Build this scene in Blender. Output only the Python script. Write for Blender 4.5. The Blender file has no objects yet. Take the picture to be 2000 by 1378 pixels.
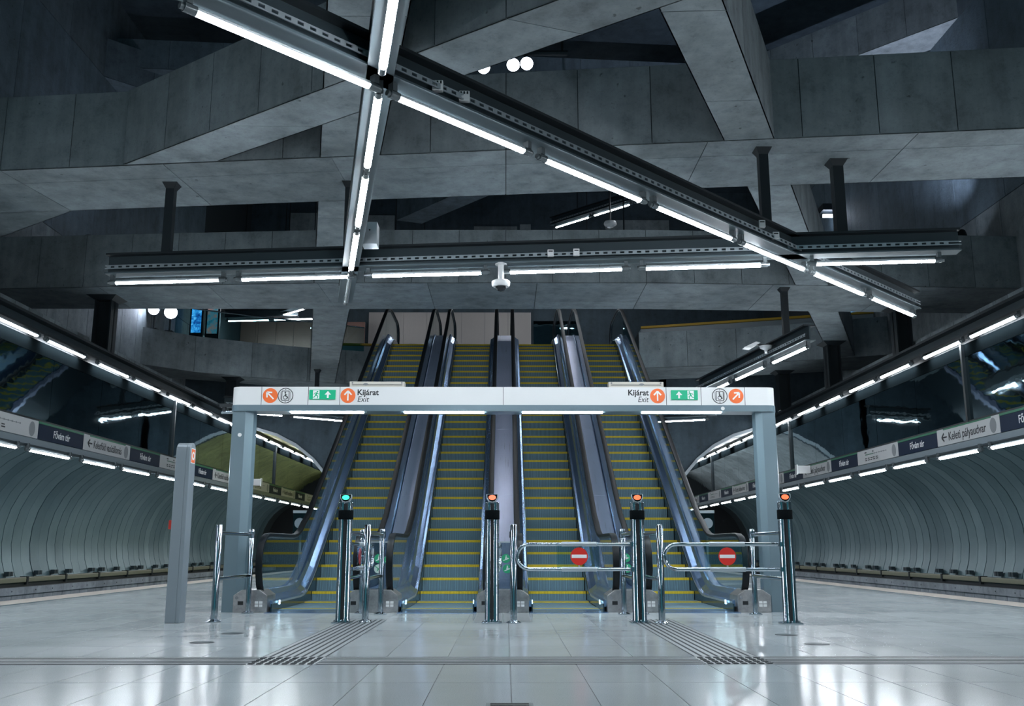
import bpy, bmesh, math, random
from mathutils import Vector, Matrix
random.seed(7)
S = bpy.context.scene
COL = S.collection
V = Vector
# ------------------------------------------------------------------ camera, world, exposure
cam_d = bpy.data.cameras.new('camera'); cam = bpy.data.objects.new('camera', cam_d); COL.objects.link(cam)
cam_d.sensor_width = 36.0; cam_d.lens = 1865 / 2000 * 36; cam_d.clip_end = 300
cam.location = (0, 0, 1.04)
cam.rotation_euler = (math.radians(90 + 11.52), 0, -0.00683)
S.camera = cam
S.view_settings.view_transform = 'Standard'; S.view_settings.look = 'None'
S.view_settings.gamma = 1.0; S.view_settings.use_curve_mapping = False
S.view_settings.exposure = 0.55
w = bpy.data.worlds.new('world'); S.world = w; w.use_nodes = True
w.node_tree.nodes['Background'].inputs[0].default_value = (0.028, 0.105, 0.130, 1)
w.node_tree.nodes['Background'].inputs[1].default_value = 1.0
TUBE_POWER = 52.0

# ------------------------------------------------------------------ materials
def mat(name, col=(.5, .5, .5), rough=.5, metal=0., emit=None, es=0., spec=None):
    m = bpy.data.materials.new(name); m.use_nodes = True
    b = m.node_tree.nodes['Principled BSDF']
    b.inputs['Base Color'].default_value = (*col, 1)
    b.inputs['Roughness'].default_value = rough
    b.inputs['Metallic'].default_value = metal
    if spec is not None: b.inputs['Specular IOR Level'].default_value = spec
    if emit:
        b.inputs['Emission Color'].default_value = (*emit, 1); b.inputs['Emission Strength'].default_value = es
    m.diffuse_color = (*col, 1)
    return m
def nd(m, t, **kw):
    n = m.node_tree.nodes.new(t)
    for k, v in kw.items(): setattr(n, k, v)
    return n
def lk(m, a, b): m.node_tree.links.new(a, b)
def ramp(m, fac, stops):
    r = nd(m, 'ShaderNodeValToRGB'); e = r.color_ramp.elements
    while len(e) < len(stops): e.new(.5)
    for i, (p, c) in enumerate(stops): e[i].position = p; e[i].color = (*c, 1)
    lk(m, fac, r.inputs[0]); return r
def noise(m, scale, detail=4, rough=.6, vec=None, mapscale=None, obj=False):
    t = nd(m, 'ShaderNodeTexNoise'); t.inputs['Scale'].default_value = scale
    t.inputs['Detail'].default_value = detail; t.inputs['Roughness'].default_value = rough
    tc = nd(m, 'ShaderNodeTexCoord'); src = tc.outputs['Object']
    if not obj:
        g = nd(m, 'ShaderNodeNewGeometry'); src = g.outputs['Position']
    if mapscale:
        mp = nd(m, 'ShaderNodeMapping'); mp.inputs['Scale'].default_value = mapscale
        lk(m, src, mp.inputs[0]); src = mp.outputs[0]
    lk(m, src, t.inputs['Vector']); return t
def bump(m, height, strength=.2, dist=.02):
    b = nd(m, 'ShaderNodeBump'); b.inputs['Strength'].default_value = strength; b.inputs['Distance'].default_value = dist
    lk(m, height, b.inputs['Height']); lk(m, b.outputs[0], m.node_tree.nodes['Principled BSDF'].inputs['Normal']); return b
def concrete(name, c, rough=.75, streak=.5, pores=True, lum=1.0):
    m = mat(name, c, rough)
    n1 = noise(m, .9, 6, .65); n2 = noise(m, 1.0, 4, .6, mapscale=(3.0, 3.0, .35)); n3 = noise(m, 26, 4, .7)
    mx = nd(m, 'ShaderNodeMix'); mx.inputs[0].default_value = streak
    lk(m, n1.outputs[0], mx.inputs[2]); lk(m, n2.outputs[0], mx.inputs[3])
    lo = tuple(x * .62 for x in c); hi = tuple(min(1, x * 1.3) for x in c)
    r = ramp(m, mx.outputs[0], [(.32, lo), (.52, c), (.70, hi)])
    r2 = ramp(m, n3.outputs[0], [(.25, (.72, .72, .72)), (.45, (1, 1, 1))])
    mu = nd(m, 'ShaderNodeMix', data_type='RGBA', blend_type='MULTIPLY'); mu.inputs[0].default_value = 1
    lk(m, r.outputs[0], mu.inputs[6]); lk(m, r2.outputs[0], mu.inputs[7])
    n4 = noise(m, 3.2, 8, .72); r4 = ramp(m, n4.outputs[0], [(.30, (.66, .67, .68)), (.46, (.97, .97, .97)), (.68, (1.16, 1.15, 1.14))])
    n5 = noise(m, 9.0, 2, .4); r5 = ramp(m, n5.outputs[0], [(.22, (.45, .45, .45)), (.27, (1, 1, 1))])
    for rx in (r4, r5):
        q = nd(m, 'ShaderNodeMix', data_type='RGBA', blend_type='MULTIPLY'); q.inputs[0].default_value = 1
        lk(m, mu.outputs[2], q.inputs[6]); lk(m, rx.outputs[0], q.inputs[7]); mu = q
    # a slight tone change from one shuttering panel to the next
    oi = nd(m, 'ShaderNodeObjectInfo'); r3 = ramp(m, oi.outputs['Random'], [(0, (.86, .86, .86)), (1, (1.1, 1.1, 1.1))])
    m2 = nd(m, 'ShaderNodeMix', data_type='RGBA', blend_type='MULTIPLY'); m2.inputs[0].default_value = 1
    lk(m, mu.outputs[2], m2.inputs[6]); lk(m, r3.outputs[0], m2.inputs[7])
    lk(m, m2.outputs[2], m.node_tree.nodes['Principled BSDF'].inputs['Base Color'])
    bump(m, n3.outputs[0], .25, .006)
    return m
M = {}
M['concrete'] = concrete('concrete', (.232, .268, .285))
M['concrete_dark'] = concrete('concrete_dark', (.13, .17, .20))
M['joint'] = mat('joint', (.03, .04, .045), .9)
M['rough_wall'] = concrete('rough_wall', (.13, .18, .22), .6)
bump(M['rough_wall'], noise(M['rough_wall'], 14, 5, .8).outputs[0], .7, .03)
M['render_dark'] = concrete('render_dark', (.05, .075, .095), .8)
M['black_steel'] = mat('black_steel', (.012, .017, .021), .5, .1)
M['matt_black'] = mat('matt_black', (.004, .006, .007), .95, 0, spec=.05)
def diffuse_only(name, c):
    m = bpy.data.materials.new(name); m.use_nodes = True; t = m.node_tree; t.nodes.clear()
    o = t.nodes.new('ShaderNodeOutputMaterial'); d = t.nodes.new('ShaderNodeBsdfDiffuse'); d.inputs[0].default_value = (*c, 1); t.links.new(d.outputs[0], o.inputs[0]); return m
M['felt_black'] = diffuse_only('felt_black', (.004, .006, .007))
M['flange_paint'] = mat('flange_paint', (.085, .115, .13), .4, .2)
M['rail_steel'] = mat('rail_steel', (.030, .046, .055), .5, .2)
M['galvanised'] = mat('galvanised', (.42, .47, .50), .35, .6)
M['clear_cap'] = mat('clear_cap', (.16, .18, .19), .2, .4)
M['tube'] = mat('tube', (.9, .9, .9), .3, 0, (.86, .93, 1.0), TUBE_POWER)
M['tube_coat'] = mat('tube_coat', (.75, .78, .80), .3)
M['tube_off'] = mat('tube_off', (.55, .6, .62), .1, .6)
M['strip'] = mat('strip', (.9, .9, .9), .3, 0, (.80, .93, 1.0), 60)
M['chrome'] = mat('chrome', (.46, .51, .55), .09, 1)
M['steel'] = mat('steel', (.42, .40, .40), .32, .85)
n = noise(M['steel'], 6, 4, .7, obj=True); r = ramp(M['steel'], n.outputs[0], [(.3, (.30, .29, .29)), (.7, (.52, .50, .50))]); lk(M['steel'], r.outputs[0], M['steel'].node_tree.nodes['Principled BSDF'].inputs['Base Color'])
def brushed(name, c, rough, metal=1):
    m = mat(name, c, rough, metal)
    n = noise(m, 1, 5, .7, mapscale=(70, .7, .7)); r = ramp(m, n.outputs[0], [(.35, (rough * .75,) * 3), (.65, (rough * 1.3,) * 3)])
    lk(m, r.outputs[0], m.node_tree.nodes['Principled BSDF'].inputs['Roughness'])
    n2 = noise(m, .5, 2, .5); r2 = ramp(m, n2.outputs[0], [(.35, tuple(x * .85 for x in c)), (.65, c)])
    lk(m, r2.outputs[0], m.node_tree.nodes['Principled BSDF'].inputs['Base Color'])
    return m
M['deck'] = brushed('deck', (.58, .60, .78), .36, .6)
M['inner_deck'] = mat('inner_deck', (.30, .45, .70), .22, .9)
M['skirt'] = mat('skirt', (.045, .085, .105), .16, .85)
M['rubber'] = mat('rubber', (.004, .006, .008), .42, spec=.22)
M['truss'] = mat('truss', (.03, .045, .055), .5, .3)
def glass(name, tint, ior=1.5, rough=.0):
    m = bpy.data.materials.new(name); m.use_nodes = True; t = m.node_tree; t.nodes.clear()
    o = t.nodes.new('ShaderNodeOutputMaterial'); x = t.nodes.new('ShaderNodeMixShader'); f = t.nodes.new('ShaderNodeFresnel')
    a = t.nodes.new('ShaderNodeBsdfTransparent'); g = t.nodes.new('ShaderNodeBsdfGlossy')
    ge = t.nodes.new('ShaderNodeNewGeometry'); mm = t.nodes.new('ShaderNodeMath'); mm.operation = 'MULTIPLY_ADD'   # same Fresnel on both faces of the sheet
    mm.inputs[1].default_value = 1 / ior - ior; mm.inputs[2].default_value = ior; t.links.new(ge.outputs['Backfacing'], mm.inputs[0]); t.links.new(mm.outputs[0], f.inputs[0])
    a.inputs[0].default_value = (*tint, 1); g.inputs['Roughness'].default_value = rough
    t.links.new(f.outputs[0], x.inputs[0]); t.links.new(a.outputs[0], x.inputs[1]); t.links.new(g.outputs[0], x.inputs[2]); t.links.new(x.outputs[0], o.inputs[0])
    return m
M['glass'] = glass('glass', (.80, .90, .92))
M['acrylic'] = glass('acrylic', (.55, .62, .66))
M['mezz_glass'] = glass('mezz_glass', (.62, .80, .82))
# dark mirror glazing over the tracks, slightly wavy
m = mat('mirror_glass', (.26, .37, .41), .03, 1); M['mirror'] = m
n = noise(m, 1, 3, .55, mapscale=(.8, .75, 1.5)); bump(m, n.outputs[0], .10, .05)
M['mirror_frame'] = mat('mirror_frame', (.01, .015, .018), .35, .4)
# terrazzo
m = mat('terrazzo', (.44, .46, .47), .16); M['terrazzo'] = m
n1 = noise(m, 140, 3, .7); n2 = noise(m, .35, 4, .6); n3 = noise(m, 420, 2, .6)
r1 = ramp(m, n1.outputs[0], [(.30, (.25, .275, .285)), (.45, (.40, .43, .44)), (.62, (.45, .48, .49)), (.75, (.57, .59, .60))])
oi = nd(m, 'ShaderNodeObjectInfo'); rr = ramp(m, oi.outputs['Random'], [(0, (.93, .93, .93)), (1, (1.05, 1.05, 1.05))])
mu = nd(m, 'ShaderNodeMix', data_type='RGBA', blend_type='MULTIPLY'); mu.inputs[0].default_value = 1
lk(m, r1.outputs[0], mu.inputs[6]); lk(m, rr.outputs[0], mu.inputs[7]); lk(m, mu.outputs[2], m.node_tree.nodes['Principled BSDF'].inputs['Base Color'])
r2 = ramp(m, n2.outputs[0], [(.35, (.125, .125, .125)), (.65, (.20, .20, .20))]); lk(m, r2.outputs[0], m.node_tree.nodes['Principled BSDF'].inputs['Roughness'])
bump(m, noise(m, 5, 2, .5).outputs[0], .05, .01)
M['grout'] = mat('grout', (.13, .14, .145), .7)
M['tactile'] = mat('tactile', (.25, .265, .275), .35)
M['tactile_dark'] = mat('tactile_dark', (.03, .036, .04), .7, spec=.2)
M['edge_stone'] = mat('edge_stone', (.58, .52, .47), .5)
M['edge_line'] = mat('edge_line', (.05, .12, .15), .4)
M['track_bed'] = concrete('track_bed', (.10, .11, .12))
M['plinth'] = concrete('plinth', (.27, .29, .32))
# tunnel cladding
m = mat('cladding', (.27, .36, .39), .42, .25); M['cladding'] = m
n1 = noise(m, .7, 4, .6); r1 = ramp(m, n1.outputs[0], [(.3, (.095, .155, .175)), (.7, (.15, .22, .24))])
oi = nd(m, 'ShaderNodeObjectInfo'); rr = ramp(m, oi.outputs['Random'], [(0, (.62, .70, .73)), (1, (1.12, 1.1, 1.1))])
mu = nd(m, 'ShaderNodeMix', data_type='RGBA', blend_type='MULTIPLY'); mu.inputs[0].default_value = 1
lk(m, r1.outputs[0], mu.inputs[6]); lk(m, rr.outputs[0], mu.inputs[7]); lk(m, mu.outputs[2], m.node_tree.nodes['Principled BSDF'].inputs['Base Color'])
M['lining_yellow'] = concrete('lining_yellow', (.30, .29, .10), .6)
M['lining_grey'] = concrete('lining_grey', (.42, .42, .42), .6)
M['pipe'] = mat('pipe', (.20, .19, .13), .4)
M['black'] = mat('black', (.006, .008, .010), .5)
# escalator steps: fine grooves across the width
def groove(name, ca, cb, rough, metal):
    m = mat(name, ca, rough, metal)
    tc = nd(m, 'ShaderNodeTexCoord'); sp = nd(m, 'ShaderNodeSeparateXYZ'); lk(m, tc.outputs['Object'], sp.inputs[0])
    mm = nd(m, 'ShaderNodeMath', operation='MULTIPLY'); mm.inputs[1].default_value = 2 * math.pi / .023; lk(m, sp.outputs[0], mm.inputs[0])
    sn = nd(m, 'ShaderNodeMath', operation='SINE'); lk(m, mm.outputs[0], sn.inputs[0])
    r = ramp(m, sn.outputs[0], [(.0, cb), (.55, ca)]); lk(m, r.outputs[0], m.node_tree.nodes['Principled BSDF'].inputs['Base Color'])
    bump(m, sn.outputs[0], .5, .006)
    return m
M['step'] = groove('step', (.26, .40, .48), (.07, .12, .15), .5, 0)
M['nosing'] = groove('nosing', (.95, .66, .02), (.60, .40, .02), .5, 0)
# gantry and signs
M['sign_white'] = mat('sign_white', (.74, .745, .74), .35)
M['gantry_paint'] = mat('gantry_paint', (.145, .205, .24), .28, .25)
M['orange'] = mat('orange', (.88, .16, .03), .4)
M['white'] = mat('white', (.85, .85, .85), .4)
M['ink'] = mat('ink', (.012, .014, .016), .5)
M['exit_green'] = mat('exit_green', (.0, .26, .13), .35, 0, (.0, .5, .25), .25)
M['green_line'] = mat('green_line', (.02, .16, .08), .4)
M['navy'] = mat('navy', (.004, .016, .042), .5, spec=.2)
M['band_white'] = mat('band_white', (.52, .52, .52), .4)
M['band_grey'] = mat('band_grey', (.26, .31, .34), .4, .3)
M['grille_grey'] = mat('grille_grey', (.22, .23, .24), .5)
M['pillar'] = mat('pillar', (.25, .29, .32), .38, .3)
M['red'] = mat('red', (.65, .03, .015), .4)
M['no_entry'] = mat('no_entry', (.72, .03, .02), .4)
M['beige'] = mat('beige', (.60, .57, .50), .4)
M['lamp_green'] = mat('lamp_green', (.1, .8, .5), .3, 0, (.02, 1.0, .45), .75)
M['lamp_red'] = mat('lamp_red', (.9, .2, .1), .3, 0, (1.0, .09, .02), 1.0)
M['small_light'] = mat('small_light', (.8, .9, 1), .3, 0, (.5, .82, 1.0), 1.6)
M['sticker_green'] = mat('sticker_green', (.03, .36, .17), .4)
M['sticker_pale'] = mat('sticker_pale', (.60, .70, .64), .4)
M['camera_white'] = mat('camera_white', (.78, .78, .78), .35)
M['dome_black'] = mat('dome_black', (.01, .012, .015), .06)
M['spot'] = mat('spot', (.9, .9, 1), .3, 0, (.72, .82, 1.0), 18)
M['copper'] = mat('copper', (.30, .17, .14), .35, .4)
M['ribbed_beige'] = mat('ribbed_beige', (.44, .40, .38), .6)
M['yellow_line'] = mat('yellow_line', (.58, .34, .02), .5)
M['slab_grey'] = mat('slab_grey', (.34, .38, .41), .4)
def screen(name, cols, es):
    m = mat(name, cols[0], .3)
    n = noise(m, 5, 5, .7); r = ramp(m, n.outputs[0], [(.3, cols[0]), (.45, cols[1]), (.58, cols[2]), (.72, cols[3])])
    b = m.node_tree.nodes['Principled BSDF']; lk(m, r.outputs[0], b.inputs['Base Color']); lk(m, r.outputs[0], b.inputs['Emission Color']); b.inputs['Emission Strength'].default_value = es
    return m
M['screen_blue'] = screen('screen_blue', [(.005, .02, .10), (.01, .10, .35), (.05, .35, .75), (.6, .8, .9)], 1.1)
M['screen_mix'] = screen('screen_mix', [(.02, .10, .16), (.05, .22, .30), (.30, .16, .14), (.5, .35, .3)], .5)

# ------------------------------------------------------------------ helpers
class MB:
    def __init__(s): s.v = []; s.f = []
    def add(s, vs, fs):
        o = len(s.v); s.v += [V(p) for p in vs]; s.f += [tuple(i + o for i in f) for f in fs]; return s
    def box(s, x0, x1, y0, y1, z0, z1):
        return s.add([(x0, y0, z0), (x1, y0, z0), (x1, y1, z0), (x0, y1, z0), (x0, y0, z1), (x1, y0, z1), (x1, y1, z1), (x0, y1, z1)],
                     [(0, 3, 2, 1), (4, 5, 6, 7), (0, 1, 5, 4), (1, 2, 6, 5), (2, 3, 7, 6), (3, 0, 4, 7)])
    def bar(s, a, b, wdt, hgt, up=(0, 0, 1)):          # rectangular bar from a to b, centred
        a, b = V(a), V(b); d = (b - a).normalized(); u = V(up); r = d.cross(u)
        if r.length < 1e-4: r = V((1, 0, 0))
        r.normalize(); u = r.cross(d).normalized(); r = r * wdt / 2; u = u * hgt / 2
        return s.add([a - r - u, a + r - u, a + r + u, a - r + u, b - r - u, b + r - u, b + r + u, b - r + u],
                     [(0, 1, 2, 3), (7, 6, 5, 4), (0, 4, 5, 1), (1, 5, 6, 2), (2, 6, 7, 3), (3, 7, 4, 0)])
    def prism(s, quad, off):                            # polygon (3D points) extruded by a vector
        n = len(quad); off = V(off); q = [V(p) for p in quad]
        fs = [tuple(range(n - 1, -1, -1)), tuple(range(n, 2 * n))]
        fs += [(i, (i + 1) % n, n + (i + 1) % n, n + i) for i in range(n)]
        return s.add(q + [p + off for p in q], fs)
    def tube(s, path, r, n=10, closed=False, caps=True):
        P = [V(p) for p in path]; N = len(P); rings = []
        rr = r if isinstance(r, (list, tuple)) else [r] * N
        u = None
        for i in range(N):
            if closed: d = (P[(i + 1) % N] - P[i - 1])
            else: d = P[min(i + 1, N - 1)] - P[max(i - 1, 0)]
            d.normalize()
            if u is None:
                u = d.orthogonal().normalized()
            else:
                u = (u - d * u.dot(d)).normalized()
            v = d.cross(u)
            rings.append([P[i] + (u * math.cos(2 * math.pi * k / n) + v * math.sin(2 * math.pi * k / n)) * rr[i] for k in range(n)])
        return s.loft(rings, closed, caps)
    def loft(s, rings, closed=False, caps=True):
        n = len(rings[0]); N = len(rings); vs = [p for r in rings for p in r]; fs = []
        for i in range(N if closed else N - 1):
            j = (i + 1) % N
            for k in range(n):
                l = (k + 1) % n; fs.append((i * n + k, i * n + l, j * n + l, j * n + k))
        if not closed and caps:
            fs.append(tuple(range(n - 1, -1, -1))); fs.append(tuple((N - 1) * n + k for k in range(n)))
        return s.add(vs, fs)
    def lathe(s, c, prof, n=16, axis=(0, 0, 1)):        # prof: (r, h) along the axis from c
        ax = V(axis).normalized(); u = ax.orthogonal().normalized(); v = ax.cross(u); c = V(c)
        rings = [[c + ax * h + (u * math.cos(2 * math.pi * k / n) + v * math.sin(2 * math.pi * k / n)) * max(r, 1e-4) for k in range(n)] for r, h in prof]
        return s.loft(rings)
    def build(s, name, m, parent=None, org=None, smooth=False, bevel=0):
        me = bpy.data.meshes.new(name)
        if org is None: org = ORG.get(root_of(parent), V((0, 0, 0))) if parent else V((0, 0, 0))
        me.from_pydata([tuple(p - org) for p in s.v], [], s.f)
        bm = bmesh.new(); bm.from_mesh(me); bmesh.ops.recalc_face_normals(bm, faces=bm.faces); bm.to_mesh(me); bm.free()
        if smooth:
            for p in me.polygons: p.use_smooth = True
            try: me.set_sharp_from_angle(angle=math.radians(38))
            except Exception: pass
        me.materials.append(M[m] if isinstance(m, str) else m)
        o = bpy.data.objects.new(name, me); COL.objects.link(o)
        if parent: o.parent = parent
        else: o.location = org
        if bevel:
            b = o.modifiers.new('bevel', 'BEVEL'); b.width = bevel; b.segments = 2; b.limit_method = 'ANGLE'
        return o
ORG = {}
def root_of(o):
    while o.parent: o = o.parent
    return o.name
def tag(o, label=None, cat=None, group=None, kind=None):
    if label: o['label'] = label
    if cat: o['category'] = cat
    if group: o['group'] = group
    if kind: o['kind'] = kind
    return o
def thing(name, label, cat, loc=(0, 0, 0), group=None, kind=None):
    o = bpy.data.objects.new(name, None); COL.objects.link(o); o.location = loc; o.empty_display_size = .2
    ORG[o.name] = V(loc); return tag(o, label, cat, group, kind)
def inst(src, parent, loc=(0, 0, 0), rot=(0, 0, 0), name=None):
    c = src.copy(); COL.objects.link(c)
    if name: c.name = name
    c.parent = parent; c.location = loc; c.rotation_euler = rot; return c
# flat lettering and marks in a frame: origin o, right ex, up ey, outward n
class Frame:
    def __init__(s, o, ex, ey): s.o = V(o); s.ex = V(ex); s.ey = V(ey); s.n = s.ex.cross(s.ey)
    def p(s, x, y, d=0): return s.o + s.ex * x + s.ey * y + s.n * d
def decal(mb, F, poly, d0, d1):
    return mb.prism([F.p(x, y, d0) for x, y in poly], F.n * (d1 - d0))
def circle(cx, cy, r, n=24, ry=None):
    ry = ry or r
    return [(cx + r * math.cos(2 * math.pi * k / n), cy + ry * math.sin(2 * math.pi * k / n)) for k in range(n)]
def stroke(a, b, wd):
    ax, ay = a; bx, by = b; L = math.hypot(bx - ax, by - ay) or 1; nx, ny = -(by - ay) / L * wd / 2, (bx - ax) / L * wd / 2
    return [(ax + nx, ay + ny), (ax - nx, ay - ny), (bx - nx, by - ny), (bx + nx, by + ny)]
def ringdecal(mb, F, cx, cy, r0, r1, d0, d1, n=24):
    for k in range(n):
        a, b = 2 * math.pi * k / n, 2 * math.pi * (k + 1) / n
        decal(mb, F, [(cx + r0 * math.cos(a), cy + r0 * math.sin(a)), (cx + r1 * math.cos(a), cy + r1 * math.sin(a)), (cx + r1 * math.cos(b), cy + r1 * math.sin(b)), (cx + r0 * math.cos(b), cy + r0 * math.sin(b))], d0, d1)
def text(F, s, x, y, size, m, parent, d=.004, width=None, align='LEFT', bold=0, shear=0, name='lettering'):
    c = bpy.data.curves.new('lettering', 'FONT'); c.body = s; c.size = size; c.align_x = align; c.align_y = 'CENTER'
    c.offset = bold; c.shear = shear; c.extrude = .0015; c.resolution_u = 3
    t = bpy.data.objects.new('lettering', c); COL.objects.link(t)
    dg = bpy.context.evaluated_depsgraph_get(); me = bpy.data.meshes.new_from_object(t.evaluated_get(dg))
    bpy.data.objects.remove(t); bpy.data.curves.remove(c)
    xs = [v.co.x for v in me.vertices]; w0 = max(xs) - min(xs); k = (width / w0) if width else 1
    org = ORG[root_of(parent)]
    for v in me.vertices: v.co = F.p(x + v.co.x * k, y + v.co.y, d + v.co.z) - org
    me.materials.clear(); me.materials.append(M[m]); me.name = name
    o = bpy.data.objects.new(name, me); COL.objects.link(o); o.parent = parent; return o
def arrow_poly(cx, cy, s, ang):
    # block arrow strokes pointing up, rotated by ang
    ps = [stroke((0, -.85), (0, .7), .24), stroke((0, .85), (-.62, .15), .26), stroke((0, .85), (.62, .15), .26)]
    c, sn = math.cos(ang), math.sin(ang)
    return [[(cx + s * (x * c - y * sn), cy + s * (x * sn + y * c)) for x, y in p] for p in ps]

# ------------------------------------------------------------------ floor
floor = thing('floor', 'polished pale terrazzo platform floor of large tiles', 'floor', (0, 0, 0), kind='structure')
MB().box(-9.18, 9.18, -12, 52, -.25, -.006).build('floor_base', 'grout', floor)
rows = [(6.72, 7.895), (7.895, 9.07), (9.70, 10.745), (10.745, 11.79), (11.79, 12.835), (12.835, 13.88), (13.88, 15.04), (15.04, 16.2)]
cols = [-9.18] + [.045 + .6 * k for k in range(-15, 16)] + [9.18]
G = .0035
tile_mesh = {}
for (y0, y1) in rows:
    for i in range(len(cols) - 1):
        x0, x1 = cols[i], cols[i + 1]
        if x1 - x0 < .05: continue
        key = (round(x1 - x0, 3), round(y1 - y0, 3))
        if key not in tile_mesh:
            o = MB().box(G, x1 - x0 - G, G, y1 - y0 - G, -.006, 0).build('floor_tile', 'terrazzo', floor); tile_mesh[key] = o; o.location = (x0, y0, 0)
        else: inst(tile_mesh[key], floor, (x0, y0, 0))
mb = MB()
def rest_row(y0, y1):
    for i in range(len(cols) - 1): mb.box(cols[i] + G, cols[i + 1] - G, y0 + G, y1 - G, -.006, 0)
for k in range(15): rest_row(6.72 - 1.175 * (k + 1), 6.72 - 1.175 * k)
for k in range(30): rest_row(16.2 + 1.175 * k, 16.2 + 1.175 * (k + 1))
for i in range(len(cols) - 1): mb.box(cols[i] + G, cols[i + 1] - G, 9.07 + G, 9.70 - G, -.006, -.001)
tag(mb.build('floor_tile_field', 'terrazzo', floor), kind='stuff')
# platform edges
for sx, side in ((-1, 'left'), (1, 'right')):
    e = thing('trim_1' if sx < 0 else 'trim_2', 'pale stone platform edge strip along the %s track' % side, 'platform edge', (sx * 9.3, 20, 0), kind='structure')
    for k in range(32):
        y0 = -12 + 2 * k; MB().box(min(sx * 9.21, sx * 9.95), max(sx * 9.21, sx * 9.95), y0 + .004, y0 + 1.996, -.25, .004).build('edge_stone', 'edge_stone', e)
    MB().box(min(sx * 9.18, sx * 9.21), max(sx * 9.18, sx * 9.21), -12, 52, -.25, .006).build('edge_line', 'edge_line', e)
    t = thing('trim_3' if sx < 0 else 'trim_4', 'dark trackway beside the %s platform edge' % side, 'trackway', (sx * 11, 20, -1.3), kind='structure')
    MB().box(min(sx * 9.3, sx * 13.2), max(sx * 9.3, sx * 13.2), -12, 60, -1.5, -1.3).build('track_bed', 'track_bed', t)
    for xr in (10.5, 11.95): MB().box(sx * xr - .04, sx * xr + .04, -12, 60, -1.3, -1.15).build('rail', 'galvanised', t)
# tactile strips
def tactile(name, label, x0, x1, y0, y1, along, n, gap=None):
    t = thing(name, label, 'tactile strip', ((x0 + x1) / 2, (y0 + y1) / 2, 0))
    if along == 'x':
        step = (y1 - y0) / n
        for k in range(n):
            MB().box(x0, x1, y0 + step * (k + .28), y0 + step * (k + .72), -.001, .0025).build('rib', 'tactile', t)
        MB().box(x0, x1, y0, y1, -.003, .0008).build('backing', 'tactile_dark', t)
    else:
        step = (x1 - x0) / n
        for k in range(n):
            MB().box(x0 + step * (k + .2), x0 + step * (k + .8), y0, y1, -.001, .0025).build('rib', 'tactile', t)
        MB().box(x0, x1, y0, y1, -.003, .0012).build('backing', 'tactile_dark', t)
    return t
tactile('tactile_strip', 'ribbed grey tactile strip crossing the floor, left stretch', -9.1, -2.36, 9.09, 9.68, 'x', 5)
tactile('tactile_strip', 'ribbed grey tactile strip crossing the floor, stretch between the two guide paths', -1.72, 1.83, 9.09, 9.68, 'x', 5)
tactile('tactile_strip', 'ribbed grey tactile strip crossing the floor, right stretch', 2.47, 9.1, 9.09, 9.68, 'x', 5)
tactile('tactile_path', 'ribbed guide path leading to the green-lit gate post', -2.36, -1.74, 9.70, 14.6, 'y', 8)
tactile('tactile_path', 'ribbed guide path leading to the right-hand closed gates', 1.84, 2.46, 9.70, 14.6, 'y', 8)
for x0, lab in ((-2.36, 'left'), (1.84, 'right')):
    t = thing('tactile_crossing', 'studded tactile square where the %s guide path meets the cross strip' % lab, 'tactile strip', (x0 + .31, 9.38, 0))
    MB().box(x0, x0 + .62, 9.07, 9.70, -.003, .001).build('backing', 'tactile', t)
    for i in range(8):
        for j in range(4):
            MB().box(x0 + .62 * (i + .2) / 8, x0 + .62 * (i + .8) / 8, 9.09 + .15 * j, 9.18 + .15 * j, 0, .007).build('stud', 'tactile_dark', t)
# floor discs and grates
for i, (x, y, lab) in enumerate(((-3.4, 11.16, 'round floor cover left of the guide path, nearer one'), (-3.39, 12.34, 'round floor cover left of the guide path, farther one'), (3.43, 12.08, 'round floor cover right of the guide path, farther one'), (3.44, 10.94, 'round floor cover right of the guide path, nearer one'))):
    t = thing('floor_cover', lab, 'floor cover', (x, y, 0), 'round floor covers')
    MB().lathe((x, y, -.002), [(.12, 0), (.125, .006), (.10, .008), (.001, .008)], 24).build('disc', 'rail_steel', t)
    mb = MB(); ringd = Frame((x, y, 0), (1, 0, 0), (0, 1, 0)); ringdecal(mb, ringd, 0, 0, .122, .134, 0, .003); mb.build('ring', 'black', t)
t = thing('floor_grate', 'dark slotted floor grate at the bottom edge of the picture', 'floor grate', (.03, 6.75, 0))
MB().box(-.13, .19, 6.42, 6.86, -.003, .004).build('frame', 'rail_steel', t)
for k in range(7): MB().box(-.10, .16, 6.46 + .055 * k, 6.49 + .055 * k, .003, .010).build('slat', 'black', t)
t = thing('entrance_mat', 'fine ribbed metal mat in front of the middle newels', 'floor mat', (-.04, 15.0, 0))
for x0, x1 in ((-.46, -.05), (-.03, .38)):
    p = MB().box(x0, x1, 14.15, 16.0, 0, .004).build('panel', 'tactile', t)
    for k in range(9): MB().box(x0 + .02, x1 - .02, 14.3 + .19 * k, 14.33 + .19 * k, .004, .006).build('rib', 'grille_grey', p)

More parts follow.
